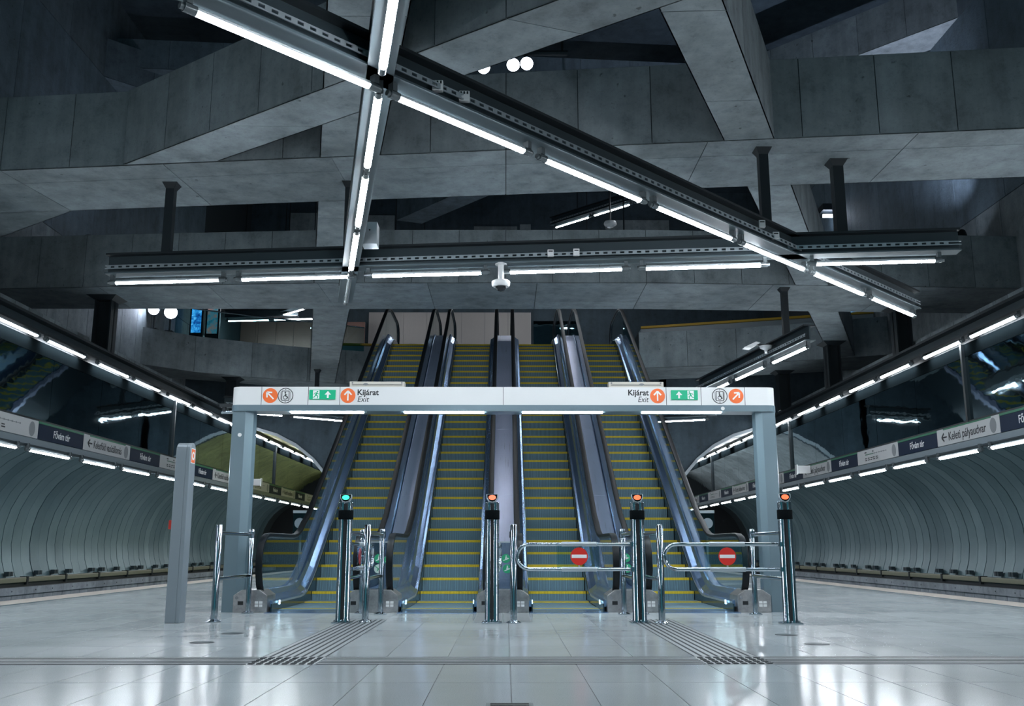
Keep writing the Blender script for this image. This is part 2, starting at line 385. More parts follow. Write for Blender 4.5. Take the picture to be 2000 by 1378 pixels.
# ------------------------------------------------------------------ tunnel side walls: curved cladding, plinth, pipe
prof = []
for k in range(11):
    a = math.radians(-24 + k * 11.2); prof.append((10.6 + 2.3 * math.cos(a), 1.2 + 2.3 * math.sin(a)))
for sx, side in ((-1, 'left'), (1, 'right')):
    wl = thing('wall_' + side, 'curved metal-clad tunnel wall beyond the %s track' % side, 'tunnel wall', (sx * 12.9, 24, 0), kind='structure')
    P = 0.49; src = None
    rings = [[(sx * x, -.5 * P + .012, z), (sx * (x + .05), -.5 * P + .012, z), (sx * (x + .05), .5 * P - .012, z), (sx * x, .5 * P - .012, z)] for x, z in prof]
    m0 = MB(); m0.loft([[V(p) for p in r] for r in rings])
    for k in range(72):
        y = 16.2 + P * (k + .5)
        if src is None:
            src = m0.build('cladding_panel', 'cladding', wl, org=V((0, 0, 0)), smooth=True); o = src
        else: o = inst(src, wl)
        o.location = V((0, y, 0)) - ORG[wl.name] + V((sx * .006 * random.uniform(-1, 1), 0, 0))
    mb = MB(); mb.loft([[V((sx * (x + .045), yy, z)) for yy in (-12, 60)] + [V((sx * (x + .12), yy, z)) for yy in (60, -12)] for x, z in prof]); mb.build('backing', 'joint', wl)
    mb = MB()
    for k in range(57): 
        y = 16.2 - P * (k + .5); mb.loft([[V(p) + V((0, y, 0)) for p in r] for r in rings])
    tag(mb.build('cladding_field', 'cladding', wl, smooth=True), kind='stuff')
    pl = thing('baseboard_' + side, 'grey concrete kerb of blocks under the %s tunnel wall' % side, 'kerb', (sx * 12.5, 24, 0), kind='structure')
    MB().box(min(sx * 12.45, sx * 13.1), max(sx * 12.45, sx * 13.1), -12, 60, -1.3, -.13).build('kerb_core', 'joint', pl)
    for k in range(58):
        y = 14.2 + .56 * k; MB().box(min(sx * 12.42, sx * 12.5), max(sx * 12.42, sx * 12.5), y + .012, y + .548, -1.3, -.135).build('kerb_block', 'plinth', pl)
    for k in range(20):
        y = 10 + 2.2 * k; b = MB().box(min(sx * 12.38, sx * 12.8), max(sx * 12.38, sx * 12.8), y + .004, y + 2.196, -.13, .05).build('kerb_cap', 'plinth', pl)
        for q in (.6, 1.55): MB().lathe((sx * 12.385, y + q, -.04), [(.018, 0), (.018, .012)], 8, (-sx, 0, 0)).build('bolt', 'black', b)
    pp = thing('cable_duct', 'long olive cable duct in sections at the foot of the %s tunnel wall' % side, 'cable duct', (sx * 12.6, 24, .2))
    for k in range(18):
        y = 10 + 2.25 * k
        MB().box(min(sx * 12.5, sx * 12.66), max(sx * 12.5, sx * 12.66), y + .05, y + 2.2, .16, .29).build('duct_section', 'pipe', pp, bevel=.02)
        MB().box(min(sx * 12.49, sx * 12.68), max(sx * 12.49, sx * 12.68), y - .05, y + .05, .10, .31).build('clip', 'black', pp)
    for k in range(36):
        y = 10.6 + 1.12 * k + .25 * math.sin(k * 2.3)
        for q in (0, .13): MB().box(min(sx * 12.58, sx * 12.7), max(sx * 12.58, sx * 12.7), y + q, y + q + .10, .33, .44).build('bracket', 'rail_steel', pp)
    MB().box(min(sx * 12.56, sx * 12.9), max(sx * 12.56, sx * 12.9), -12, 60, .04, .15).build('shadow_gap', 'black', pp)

# ------------------------------------------------------------------ mirror glazing, sign bands
def side_glazing(sx, side, thick):
    wn = thing('window_1' if sx < 0 else 'window_2', 'dark reflective glazing above the %s track' % side, 'glazing', (sx * 9.05, 24, 4.1), kind='structure')
    P = 11.65 / 5; src = None
    for k in range(-14, 13):
        y0 = thick + P * k
        if y0 < -12: continue
        if src is None:
            src = MB().box(min(sx * 9.0, sx * 9.02), max(sx * 9.0, sx * 9.02), .006, P - .006, 3.44, 4.70).build('pane', 'mirror', wn, org=V((0, 0, 0))); o = src
        else: o = inst(src, wn)
        o.location = V((0, y0, 0)) - ORG[wn.name]
        if k % 5 == 0: MB().box(min(sx * 8.94, sx * 9.03), max(sx * 8.94, sx * 9.03), y0 - .035, y0 + .035, 3.42, 4.95).build('mullion', 'mirror_frame', wn)
    MB().box(min(sx * 9.02, sx * 9.12), max(sx * 9.02, sx * 9.12), -12, 52, 3.40, 4.95).build('backing', 'black', wn)
    MB().box(min(sx * 9.0, sx * 9.1), max(sx * 9.0, sx * 9.1), -12, 52, 4.69, 4.95).build('head_frame', 'felt_black', wn)
    MB().box(min(sx * 8.95, sx * 9.1), max(sx * 8.95, sx * 9.1), -12, 52, 3.40, 3.45).build('sill', 'mirror_frame', wn)
    return wn
side_glazing(-1, 'left', 25.75); side_glazing(1, 'right', 18.33)

# canonical tube lamp (lit tube with two sockets), along local X
LT = 1.62
_tube = None
def tube_lamp(parent, centre, ang, lit=True, L=LT, drop=.11):
    key = ('t', lit, round(L, 2)); org = ORG[root_of(parent)]
    if key not in CACHE:
        b = MB().tube([(-L / 2, 0, 0), (L / 2, 0, 0)], .036, 10).build('tube_lamp', 'tube' if lit else 'tube_off', parent, org=V((0, 0, 0)), smooth=True)
        b.data.materials.append(M['tube_coat'])          # reflector-coated back of the tube, left unlit so beam faces stay dark
        for p in b.data.polygons:
            if p.normal.z > .12: p.material_index = 1
        e = MB(); e.tube([(L / 2, 0, 0), (L / 2 + .10, 0, 0)], .040, 10); e.tube([(L / 2 + .10, 0, 0), (L / 2 + .13, 0, 0)], .028, 10)
        e.box(L / 2 + .04, L / 2 + .09, -.035, .035, .03, drop)
        e1 = e.build('socket', 'clear_cap', b, org=V((0, 0, 0)), smooth=True)
        e2 = inst(e1, b, rot=(0, 0, math.pi)); CACHE[key] = (b, e1, e2); fresh = True
    else:
        s, e1, e2 = CACHE[key]; b = inst(s, parent); inst(e1, b); inst(e2, b, rot=(0, 0, math.pi))
    b.location = V(centre) - org; b.rotation_euler = (0, 0, ang); return b
CACHE = {}
def light_rail(label, a, b, z, tubes, off=(), tray=True, name='light_rail', side=None, width=.24, ext=.12, rod=None):
    a = V((a[0], a[1], z)); b = V((b[0], b[1], z)); d = (b - a).normalized(); L = (b - a).length
    r = thing(name, label, 'light fitting', ((a + b) / 2))
    nrm = V((d.y, -d.x, 0))
    if side is None and nrm.y > 0: nrm = -nrm
    if side is not None and nrm.x * side > 0: nrm = -nrm
    A = a - d * ext; B = b + d * ext
    up = V((0, 0, 1))
    MB().bar(A + up * .26, B + up * .26, .03, .30).build('web', 'rail_steel', r)
    MB().bar(A + up * .415, B + up * .415, width, .03).build('top_flange', 'black_steel', r)
    MB().bar(A + up * .115, B + up * .115, width, .02).build('bottom_flange', 'flange_paint', r)
    if tray:
        t = MB(); c = nrm * (width / 2 - .01)
        t.bar(A + c + up * .232, B + c + up * .232, .012, .014); t.bar(A + c + up * .188, B + c + up * .188, .012, .014)
        n = int(L / .12)
        for k in range(n + 1):
            p = A + c + d * (k * .12 + .03); t.bar(p + up * .21, p + d * .06 + up * .21, .012, .03)
        t.build('perforated_strip', 'galvanised', r)
    if rod:
        for q in (.2, .8): c = a + d * (L * q); MB().tube([c + up * .42, V((c.x, c.y, rod))], .02, 6).build('drop_rod', 'black_steel', r)
    ang = math.atan2(d.y, d.x)
    for s in tubes: tube_lamp(r, a + d * (s + LT / 2), ang)
    for s in off: tube_lamp(r, a + d * (s + LT / 2), ang, lit=False)
    return r
# ceiling-hung rails over the hall
r1 = light_rail('long diagonal light rail with seven bright tubes crossing the picture from top left to right', (-2.34, 6.56), (7.05, 16.05), 5.0, [1.955 * k for k in range(7)])
r2 = light_rail('light rail running away from the viewer beside the concrete strut, last tube unlit', (-.62, 5.35), (-2.70, 15.6), 5.0, [.45, 2.62, 4.55, 6.50], [8.45])
r3 = light_rail('wide light rail hung crosswise in front of the far beam', (-5.95, 14.08), (6.25, 12.83), 5.0, [0.02, 2.0, 4.0, 6.05, 8.02, 10.42])
light_rail('added fill light rail over the escalators, out of view behind the far beam', (-5.2, 25.6), (5.4, 25.2), 8.55, [.6, 4.4, 8.2], rod=14.5)  # unseen rail, added to brighten the steps, decks and mezzanine
light_rail('added light rail under the mezzanine roof, out of view, lighting the ribbed back wall', (-5.5, 37.0), (5.5, 37.0), 11.0, [.8, 4.6, 8.0], rod=16.5)  # added out of view so that light reaches the back wall
light_rail('short light rail slanting above the right end of the sign gantry', (6.08, 18.75), (5.2, 25.0), 5.0, [.05, 2.2, 4.3])
light_rail('light rail below the left mezzanine beam, seen under the gantry', (-8.2, 28.05), (-5.1, 30.25), 5.0, [.05, 2.05])
light_rail('single-tube light rail in front of the dark end wall, right of the escalators', (4.4, 30.55), (6.5, 29.75), 5.0, [.4])
light_rail('light rail high up in the dark above the far beam', (1.85, 34.75), (6.0, 30.6), 13.0, [.1, 2.0, 3.95], rod=16.5)
# side rails
def side_rails(sx, side):
    up_t = []; lo_t = []
    for k in range(-5, 9):
        up_t += [20.5 + 4.43 * k, 22.56 + 4.43 * k]; lo_t += [20.13 + 4.43 * k, 22.26 + 4.43 * k]
    for z, ts, nm in ((4.98, up_t, 'upper'), (2.83, lo_t, 'lower')):
        ts = [t for t in ts if -1 < t < 50]
        r = thing('light_rail', '%s row of tubes along the %s side of the platform, %s' % (nm, side, 'above the dark glazing' if nm == 'upper' else 'under the sign band'), 'light fitting', (sx * 8.93, 24, z))
        if nm == 'upper':
            MB().box(min(sx * 8.83, sx * 9.03), max(sx * 8.83, sx * 9.03), -12, 52, z + .06, z + .10).build('bottom_flange', 'black_steel', r)
            MB().box(min(sx * 8.96, sx * 9.0), max(sx * 8.96, sx * 9.0), -12, 52, z + .08, z + .30).build('web', 'rail_steel', r)
            MB().box(min(sx * 8.80, sx * 9.10), max(sx * 8.80, sx * 9.10), -12, 52, z + .29, z + .34).build('top_flange', 'black_steel', r)
        for t in ts: tube_lamp(r, (sx * 8.87, t + LT / 2, z), math.pi / 2, drop=.11)
        if nm == 'lower':
            MB().box(min(sx * 8.86, sx * 9.06), max(sx * 8.86, sx * 9.06), -12, 52, z + .07, z + .10).build('carrier', 'rail_steel', r)
side_rails(-1, 'left'); side_rails(1, 'right')
def sign_band(sx, side, d0, names):
    F = Frame((sx * 8.90, 0, 0), (0, 1 if sx < 0 else -1, 0), (0, 0, 1))
    b = thing('sign_band', 'station sign band with alternating navy and white panels over the %s track' % side, 'sign band', (sx * 8.95, 24, 3.1))
    MB().box(min(sx * 8.91, sx * 9.08), max(sx * 8.91, sx * 9.08), -12, 52, 2.93, 3.06).build('lower_channel', 'band_grey', b, bevel=.01)
    MB().box(min(sx * 8.93, sx * 9.08), max(sx * 8.93, sx * 9.08), -12, 52, 3.06, 3.41).build('core', 'band_grey', b)
    P = 4.54; sg = 1 if sx < 0 else -1
    for k in range(-4, 7):
        y0 = d0 + P * k
        if y0 > 49: continue
        def pan(nm, a, c, m, z0=3.07, z1=3.36): return MB().box(min(sx * 8.90, sx * 8.93), max(sx * 8.90, sx * 8.93), a, c, z0, z1).build(nm, m, b)
        p = pan('name_panel', y0, y0 + 1.98, 'navy')
        MB().box(min(sx * 8.895, sx * 8.93), max(sx * 8.895, sx * 8.93), y0, y0 + 1.98, 3.365, 3.405).build('green_stripe', 'green_line', b)
        fx = lambda y: y * sg
        if y0 > 5: text(F, 'Fővám tér', fx(y0 + .99), 3.215, .20, 'white', p, d=.001, align='CENTER', bold=.002, width=.72)
        wa, wb = y0 + 1.99, y0 + P - .01; idx = (k + (0 if sx < 0 else 1)) % 2
        p = pan('direction_panel' if idx == 0 else 'map_panel', wa, wb, 'band_white', 3.07, 3.40)
        mm = (wa + wb) / 2; lft = wa if sx < 0 else wb
        def X(q): return fx(lft) + q          # distance from the panel's own left edge
        mb = MB()
        end = 2.30
        decal(mb, F, circle(X(end), 3.23, .115, 20, .14), 0, .004); mb.build('speaker_grille', 'grille_grey', p)
        if y0 < 5: continue
        if idx == 0:
            text(F, names, X(.50), 3.22, .235, 'ink', p, d=.001, width=1.52, bold=.002)
            mb = MB()
            for q in (stroke((X(.22), 3.23), (X(.43), 3.23), .03), stroke((X(.21), 3.23), (X(.31), 3.31), .035), stroke((X(.21), 3.23), (X(.31), 3.15), .035)): decal(mb, F, q, 0, .004)
            mb.build('arrow', 'ink', p)
            MB().box(min(sx * 8.895, sx * 8.93), max(sx * 8.895, sx * 8.93), wa + .3, wb - .3, 3.375, 3.405).build('green_stripe', 'green_line', p)
        else:
            mb = MB(); decal(mb, F, stroke((X(.55), 3.28), (X(1.05), 3.28), .022), 0, .004); mb.build('line_done', 'green_line', p)
            mb = MB(); decal(mb, F, stroke((X(1.05), 3.28), (X(1.85), 3.28), .012), 0, .004)
            for q in range(10): decal(mb, F, circle(X(.55 + .144 * q), 3.28, .018, 8), 0, .005)
            mb.build('line_ahead', 'grille_grey', p)
            mb = MB()
            for q in range(5):
                for rr_ in range(2): decal(mb, F, stroke((X(.52 + .17 * q), 3.19 - .045 * rr_), (X(.52 + .17 * q + .09 + .02 * ((q + rr_) % 3)), 3.19 - .045 * rr_), .02), 0, .004)
            decal(mb, F, stroke((X(.50), 3.335), (X(.62), 3.335), .025), 0, .004); decal(mb, F, stroke((X(1.0), 3.335), (X(1.07), 3.335), .025), 0, .004)
            mb.build('small_print', 'ink', p)
    return b
sign_band(-1, 'left', 18.18, 'Kelenföld vasútállomás'); sign_band(1, 'right', 19.59, 'Keleti pályaudvar')
for sx, y, lab in ((-1, 33.5, 'small pale box hung in front of the left sign band'), (1, 27.9, 'small pale box hung in front of the right sign band')):
    t = thing('wall_box', lab, 'monitor box', (sx * 8.75, y, 3.2))
    MB().box(min(sx * 8.5, sx * 8.88), max(sx * 8.5, sx * 8.88), y - .06, y + .06, 3.16, 3.38).build('housing', 'band_white', t, bevel=.01)
    MB().box(min(sx * 8.47, sx * 8.5), max(sx * 8.47, sx * 8.5), y - .09, y + .09, 3.13, 3.41).build('front', 'sign_white', t)

# ------------------------------------------------------------------ concrete beam grid
ZB, ZT = 6.55, 7.73
def lerp(a, b, t): return V(a) + (V(b) - V(a)) * t
def beam(label, front, back, z0=ZB, z1=ZT, pitch=1.06, soffit=2.6, split=None, faces='f', name='concrete_beam', m='concrete', eps=0, backface=False):
    """front / back: plan polylines (same count). Core plus shuttering panels on the seen faces."""
    z0 += eps
    fr = [V((*p, 0)) for p in front]; bk = [V((*p, 0)) for p in back]
    c = sum(fr + bk, V()) / (2 * len(fr)); t = thing(name, label, 'beam', (c.x, c.y, z0))
    mb = MB(); e = .014
    for i in range(len(fr) - 1):
        q = [fr[i], fr[i + 1], bk[i + 1], bk[i]]
        nf = (fr[i + 1] - fr[i]).cross(V((0, 0, 1))).normalized()
        if nf.dot(bk[i] - fr[i]) > 0: nf = -nf
        q = [fr[i] - nf * e, fr[i + 1] - nf * e, bk[i + 1] + nf * e, bk[i] + nf * e]
        mb.prism([p + V((0, 0, z0 + e)) for p in q], (0, 0, z1 - z0 - e - .004))
    mb.build('core', 'joint', t)
    g = .006
    for i in range(len(fr) - 1):
        for line, other, on in ((fr, bk, 'f'), (bk, fr, 'b')):
            if on not in faces: continue
            a, b = line[i], line[i + 1]; L = (b - a).length; n = max(1, round(L / pitch)); d = (b - a) / n; u = (b - a).normalized()
            nf = u.cross(V((0, 0, 1)));
            if nf.dot(other[i] - line[i]) > 0: nf = -nf
            for k in range(n):
                p, q = a + d * k + u * g, a + d * (k + 1) - u * g
                MB().prism([p + V((0, 0, z0)), q + V((0, 0, z0)), q + V((0, 0, z1)), p + V((0, 0, z1))], nf * -e * 1.05).build('face_panel', m, t)
        L = (fr[i + 1] - fr[i]).length; n = max(1, round(L / soffit))
        cuts = [0, split, 1] if split else [0, 1]
        for k in range(n):
            for j in range(len(cuts) - 1):
                t0, t1 = k / n + g / L, (k + 1) / n - g / L; s0, s1 = cuts[j] + (.003 if j else 0), cuts[j + 1] - (.003 if j < len(cuts) - 2 else 0)
                def P(tt, ss): return lerp(lerp(fr[i], fr[i + 1], tt), lerp(bk[i], bk[i + 1], tt), ss) + V((0, 0, z0))
                MB().prism([P(t0, s0), P(t1, s0), P(t1, s1), P(t0, s1)], (0, 0, e * 1.05)).build('soffit_panel', m, t)
    mb = MB(); mb.prism([p + V((0, 0, z1 - .004)) for p in fr + bk[::-1]], (0, 0, .003)); mb.build('top', m, t)
    return t
beam('great front concrete beam spanning the hall from wall to wall above the light rails', [(-11.2, 13.86), (-7.55, 13.47), (0, 12.66), (11.2, 11.44)], [(-11.2, 15.62), (-7.26, 15.20), (0, 14.42), (11.2, 13.28)], split=.30, faces='fb')
beam('short concrete haunch joining the front beam to the left wall', [(-7.3, 15.19), (-11.2, 15.6)], [(-7.26, 15.22), (-11.2, 18.1)], faces='b', soffit=3, eps=.002, name='concrete_beam')
beam('far concrete beam in front of the escalator tops', [(-11.2, 20.15), (-4, 19.62), (3, 19.56), (11.2, 19.95)], [(-11.2, 21.9), (-4, 21.87), (3, 21.82), (11.2, 22.2)], split=.72, faces='f')
beam('slanting concrete beam leaving the front beam at the left and coming forward to the upper middle', [(-5.63, 13.24), (.0, 9.25), (2.6, 7.45)], [(-4.2, 13.1), (.85, 9.56), (3.4, 7.78)], faces='fb', eps=.004)
def strut(label, l0, l1, r0, r1, pitch=2.2):
    return beam(label, [l0, l1], [r0, r1], faces='fb', pitch=1.1, soffit=pitch, eps=.006, name='concrete_strut')
strut('long concrete strut running away left of the picture centre to the mezzanine', (-1.03, 5.0), (-6.74, 32.4), (-.16, 5.0), (-5.86, 32.4))
strut('long concrete strut running away to the right above the platform', (-.15, 5.0), (9.6, 27.6), (.55, 5.0), (10.25, 27.4))
G_ = beam('curved concrete mezzanine beam left of the escalators', [(-11.25, 28.76), (-9.98, 30.13), (-8.4, 31.1), (-6.72, 31.9), (-4.3, 32.75)], [(-11.25, 31.2), (-9.6, 31.98), (-8.0, 32.9), (-6.5, 33.4), (-4.3, 34.0)], faces='f', pitch=1.3, soffit=1.6, z1=7.72)
H_ = beam('concrete mezzanine beam right of the escalators', [(4.2, 29.40), (7.13, 28.82), (11.2, 27.2)], [(4.2, 31.6), (7.13, 31.0), (11.2, 29.6)], faces='f', pitch=1.5, soffit=3.0, z1=7.70)
# level above: dark, higher beams
ZU = 13.9
beam('pale blue high beam at the upper right, reaching the right wall', [(11.2, 21.43), (4.0, 28.8)], [(11.2, 23.0), (4.7, 29.6)], z0=ZU, z1=15.06, faces='f', pitch=1.35, name='high_beam')
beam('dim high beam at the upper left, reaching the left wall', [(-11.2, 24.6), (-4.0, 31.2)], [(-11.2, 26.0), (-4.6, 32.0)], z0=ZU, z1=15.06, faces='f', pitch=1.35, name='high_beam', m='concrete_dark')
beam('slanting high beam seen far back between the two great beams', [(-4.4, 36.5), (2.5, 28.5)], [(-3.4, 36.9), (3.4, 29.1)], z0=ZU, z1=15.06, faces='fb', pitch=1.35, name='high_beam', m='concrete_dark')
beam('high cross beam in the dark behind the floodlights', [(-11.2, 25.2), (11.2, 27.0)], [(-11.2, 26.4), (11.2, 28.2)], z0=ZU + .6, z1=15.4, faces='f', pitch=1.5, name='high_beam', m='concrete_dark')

# ------------------------------------------------------------------ side walls of the box above the tracks, parapets, ceiling, end walls
for sx, side in ((-1, 'left'), (1, 'right')):
    wl = thing('wall_upper_' + side, 'tall %s side wall of the station hall in concrete panels' % side, 'wall', (sx * 11.2, 24, 5.8), kind='structure')
    MB().box(min(sx * 11.22, sx * 11.6), max(sx * 11.22, sx * 11.6), -12, 40.4, 5.6, 16.5).build('wall_core', 'joint', wl)
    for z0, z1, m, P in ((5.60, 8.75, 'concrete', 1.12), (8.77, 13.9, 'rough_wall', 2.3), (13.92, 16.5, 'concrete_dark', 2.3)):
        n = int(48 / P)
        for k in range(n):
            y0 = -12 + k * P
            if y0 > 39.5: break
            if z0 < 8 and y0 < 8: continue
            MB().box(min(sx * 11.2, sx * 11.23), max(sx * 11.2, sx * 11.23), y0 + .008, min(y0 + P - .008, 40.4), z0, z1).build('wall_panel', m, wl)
    pr = thing('parapet_' + side, 'low parapet of small concrete panels above the %s light rail' % side, 'parapet', (sx * 9.5, 24, 5.4), kind='structure')
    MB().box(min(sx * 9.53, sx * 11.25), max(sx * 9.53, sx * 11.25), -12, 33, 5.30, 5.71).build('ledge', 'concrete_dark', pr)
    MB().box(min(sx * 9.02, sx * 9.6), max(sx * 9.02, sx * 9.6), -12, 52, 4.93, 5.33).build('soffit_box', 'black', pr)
    for k in range(46):
        y0 = 8 + .555 * k; MB().box(min(sx * 9.5, sx * 9.54), max(sx * 9.5, sx * 9.54), y0 + .008, y0 + .547, 5.25, 5.735).build('parapet_panel', 'concrete', pr)
MB_ = thing('ceiling', 'dark concrete ceiling of the hall high above', 'ceiling', (0, 14, 16.5), kind='structure')
MB().box(-11.6, 11.6, -12, 40.6, 16.5, 16.8).build('ceiling_slab', 'render_dark', MB_)
# end wall with two round tunnel portals
ew = thing('wall_end', 'dark rough end wall under the mezzanine with two round tunnel portals', 'wall', (0, 33, 0), kind='structure')
def portal_pts(sx, n=20):
    return [(sx * (9.4 - 4.0 * math.cos(math.radians(a))), 1.15 + 4.0 * math.sin(math.radians(a))) for a in [(-20 + k * 220 / n) for k in range(n + 1)]]
mb = MB()
for sx in (-1, 1):
    pts = portal_pts(sx); 
    # strips from arc up to z=7.7 and to the middle
    for i in range(len(pts) - 1):
        (xa, za), (xb, zb) = pts[i], pts[i + 1]
        if xa * sx < 5.35 and False: continue
        if abs(xa - xb) < 1e-4: continue
        if za < 0 and zb < 0: continue
        mb.prism([(xa, 33.0, max(za, 0)), (xb, 33.0, max(zb, 0)), (xb, 33.0, 7.6), (xa, 33.0, 7.6)], (0, .4, 0))
mb.box(-5.4, 5.4, 33.0, 33.4, 0, 7.6)
mb.build('wall_core', 'render_dark', ew)
for sx, m, lab in ((-1, 'lining_yellow', 'left'), (1, 'lining_grey', 'right')):
    tl = thing('tunnel_' + lab, 'vaulted tunnel lining of %s rings beyond the %s portal' % ('yellowish' if sx < 0 else 'pale grey', lab), 'tunnel', (sx * 9.4, 42, 1), kind='structure')
    pts = portal_pts(sx)
    src = None
    for k in range(13):
        mb = MB(); rings = []
        for (x, z) in pts:
            cx, cz = sx * 9.4, 1.15; dx, dz = (x - cx) / 4.0, (z - cz) / 4.0
            rings.append([V((x, 0.01, z)), V((x + dx * .2, 0.01, z + dz * .2)), V((x + dx * .2, 1.49, z + dz * .2)), V((x, 1.49, z))])
        if src is None:
            mb.loft(rings); src = mb.build('lining_ring', m, tl, org=V((0, 0, 0)), smooth=True); o = src
        else: o = inst(src, tl)
        o.location = V((0, 33.4 + 1.5 * k, 0)) - ORG[tl.name]
    mb = MB(); 
    for i in range(len(pts) - 1): mb.bar((pts[i][0], 32.97, pts[i][1]), (pts[i + 1][0], 32.97, pts[i + 1][1]), .10, .10, up=(0, 1, 0))
    mb.build('portal_edge', 'slab_grey', tl)
    MB().box(min(sx * 5.2, sx * 13.8), max(sx * 5.2, sx * 13.8), 52.9, 53.2, -1.5, 5.6).build('far_end', 'black', tl)
be = thing('wall_back', 'far back wall of the mezzanine level, dark with pale panels', 'wall', (0, 40, 8), kind='structure')
MB().box(-11.6, 11.6, 40.2, 40.6, 7.9, 16.6).build('wall_core', 'render_dark', be)
for k in range(14):
    x0 = -5.9 + .5 * k; MB().box(x0 + .005, x0 + .495, 40.12, 40.2, 8.05, 11.0).build('ribbed_panel', 'ribbed_beige', be)
mb = MB()
for k in range(120): mb.box(-5.9 + 7.0 * k / 120, -5.9 + 7.0 * (k + .5) / 120, 40.10, 40.12, 8.05, 11.0)
tag(mb.build('ribs', 'ribbed_beige', be), kind='stuff')
for (x0, x1, z0, z1) in ((-1.4, .5, 14.0, 14.9), (.62, 1.1, 13.9, 15.0), (4.4, 7.2, 13.2, 15.2), (-9.5, -7.0, 13.0, 15.5), (-6.6, -4.9, 13.1, 15.4)):
    MB().box(x0, x1, 40.1, 40.2, z0, z1).build('pale_panel', 'concrete', be)
for k in range(7):
    x0 = -11.2 + .75 * k; MB().box(x0 + .006, x0 + .744, 39.4, 39.5, 7.7, 10.4).build('copper_panel', 'copper', be)
MB().box(1.2, 2.9, 40.0, 40.2, 9.0, 10.6).build('dark_window', 'mirror', be)
MB().box(1.1, 3.0, 40.05, 40.2, 8.05, 8.95).build('beige_panel', 'beige', be)

# mezzanine slab
mz = thing('mezzanine_floor', 'mezzanine floor slab at the head of the escalators', 'floor slab', (0, 36, 7.75), kind='structure')
edge = [(-6.0, 33.0), (-4.55, 33.1), (-4.5, 33.35), (4.42, 33.35), (4.42, 30.35), (7.13, 29.5), (11.2, 28.2)]
MB().prism([V((x, y, 7.735)) for x, y in edge + [(11.2, 40.2), (-6.0, 40.2)]], (0, 0, .31)).build('slab', 'slab_grey', mz)
MB().prism([V((x, y, 7.40)) for x, y in [(-11.2, 29.2), (-9.98, 30.6), (-8.4, 31.5), (-6.72, 32.3), (-6.01, 32.8), (-6.01, 40.2), (-11.2, 40.2)]], (0, 0, .31)).build('left_wing', 'slab_grey', mz)
for a, b in (((4.42, 30.32), (7.13, 29.47)), ((7.13, 29.47), (11.2, 28.17)), ((-6.0, 32.97), (-4.6, 33.05))):
    MB().bar((*a, 8.06), (*b, 8.06), .14, .07).build('yellow_edge', 'yellow_line', mz)
# mezzanine fittings: glass balustrade, display screens, lights, floodlights
gb = thing('glass_balustrade', 'glass balustrade on the curved mezzanine edge, left of the escalators', 'balustrade', (-8.5, 31, 8))
pts = [(-10.6, 29.9), (-9.98, 30.4), (-8.4, 31.35), (-6.72, 32.15), (-5.0, 33.0)]
for a, b in zip(pts[:-1], pts[1:]):
    MB().bar((a[0], a[1], 8.18), (b[0], b[1], 8.18), .02, .94).build('glass_pane', 'mezz_glass', gb)
MB().tube([(x, y, 8.67) for x, y in pts], .025, 8).build('handrail', 'chrome', gb, smooth=True)
for x, y, wdt, m, lab in ((-10.76, 32.4, .34, 'screen_blue', 'tall lit blue display on the mezzanine'), (-10.25, 32.55, .36, 'screen_mix', 'dim poster display beside the blue one on the mezzanine')):
    t = thing('display', lab, 'display', (x, y, 7.71))
    MB().box(x - wdt / 2 - .06, x + wdt / 2 + .06, y, y + .16, 7.71, 10.0).build('casing', 'black_steel', t, bevel=.01)
    MB().box(x - wdt / 2, x + wdt / 2, y - .01, y, 8.35, 9.92).build('screen', m, t)
t = thing('display', 'small blue display glowing on the right mezzanine', 'display', (10.85, 29.2, 8.05))
MB().box(10.55, 11.12, 29.2, 29.34, 8.045, 9.3).build('casing', 'black_steel', t, bevel=.01); MB().box(10.6, 11.07, 29.19, 29.2, 8.22, 9.2).build('screen', 'screen_blue', t)
light_rail('light rail under the mezzanine roof, left of the escalators', (-10.9, 36.5), (-8.2, 36.2), 9.75, [.05, 1.9], tray=False, rod=16.5)
light_rail('second light rail under the mezzanine roof, slanting away', (-9.0, 36.6), (-6.9, 34.6), 9.95, [.2], tray=False, rod=16.5)
def floodlight(label, c, aim, r=.13, power=60, depth=.22, stand=None, cone=100):
    c = V(c); a = (V(aim) - c).normalized(); t = thing('floodlight', label, 'floodlight', c)
    MB().lathe(c, [(r * .55, -depth), (r * .9, -depth * .6), (r * 1.12, 0), (r * 1.12, .03), (r, .03), (r * .97, .005)], 20, a).build('housing', 'black_steel', t, smooth=True)
    MB().lathe(c + a * .008, [(r * .98, 0), (r * .9, .012), (.001, .022)], 20, a).build('lens', 'spot', t, smooth=True)
    q = c - a * depth * .5
    if stand is None: MB().bar(q + V((0, 0, .05)), q + V((0, 0, .36)), .04, .04, up=(0, 1, 0)).build('bracket', 'black_steel', t)
    else:
        MB().bar(V((q.x, q.y, stand)), q, .05, .05, up=(0, 1, 0)).build('stand', 'black_steel', t)
        MB().box(q.x - .12, q.x + .12, q.y - .1, q.y + .1, stand, stand + .02).build('foot', 'black_steel', t)
    l = bpy.data.lights.new('beam', 'SPOT'); l.energy = power; l.color = (.72, .80, 1.0); l.spot_size = math.radians(cone); l.shadow_soft_size = .08; l.spot_blend = .7
    lo = bpy.data.objects.new('beam', l); COL.objects.link(lo); lo.parent = t; lo.location = a * .06
    lo.rotation_euler = a.to_track_quat('-Z', 'Y').to_euler(); return t
t = thing('lighting_bar', 'dark steel bar carrying three round floodlights behind the great beam', 'steel bar', (0, 17, 10.5))
MB().tube([(-1.0, 17.1, 10.5), (1.2, 17.1, 10.5)], .05, 8).build('pipe', 'black_steel', t, smooth=True)
for x in (-.9, 1.1): MB().tube([(x, 17.1, 10.5), (x, 17.1, 16.5)], .03, 8).build('drop_rod', 'black_steel', t, smooth=True)
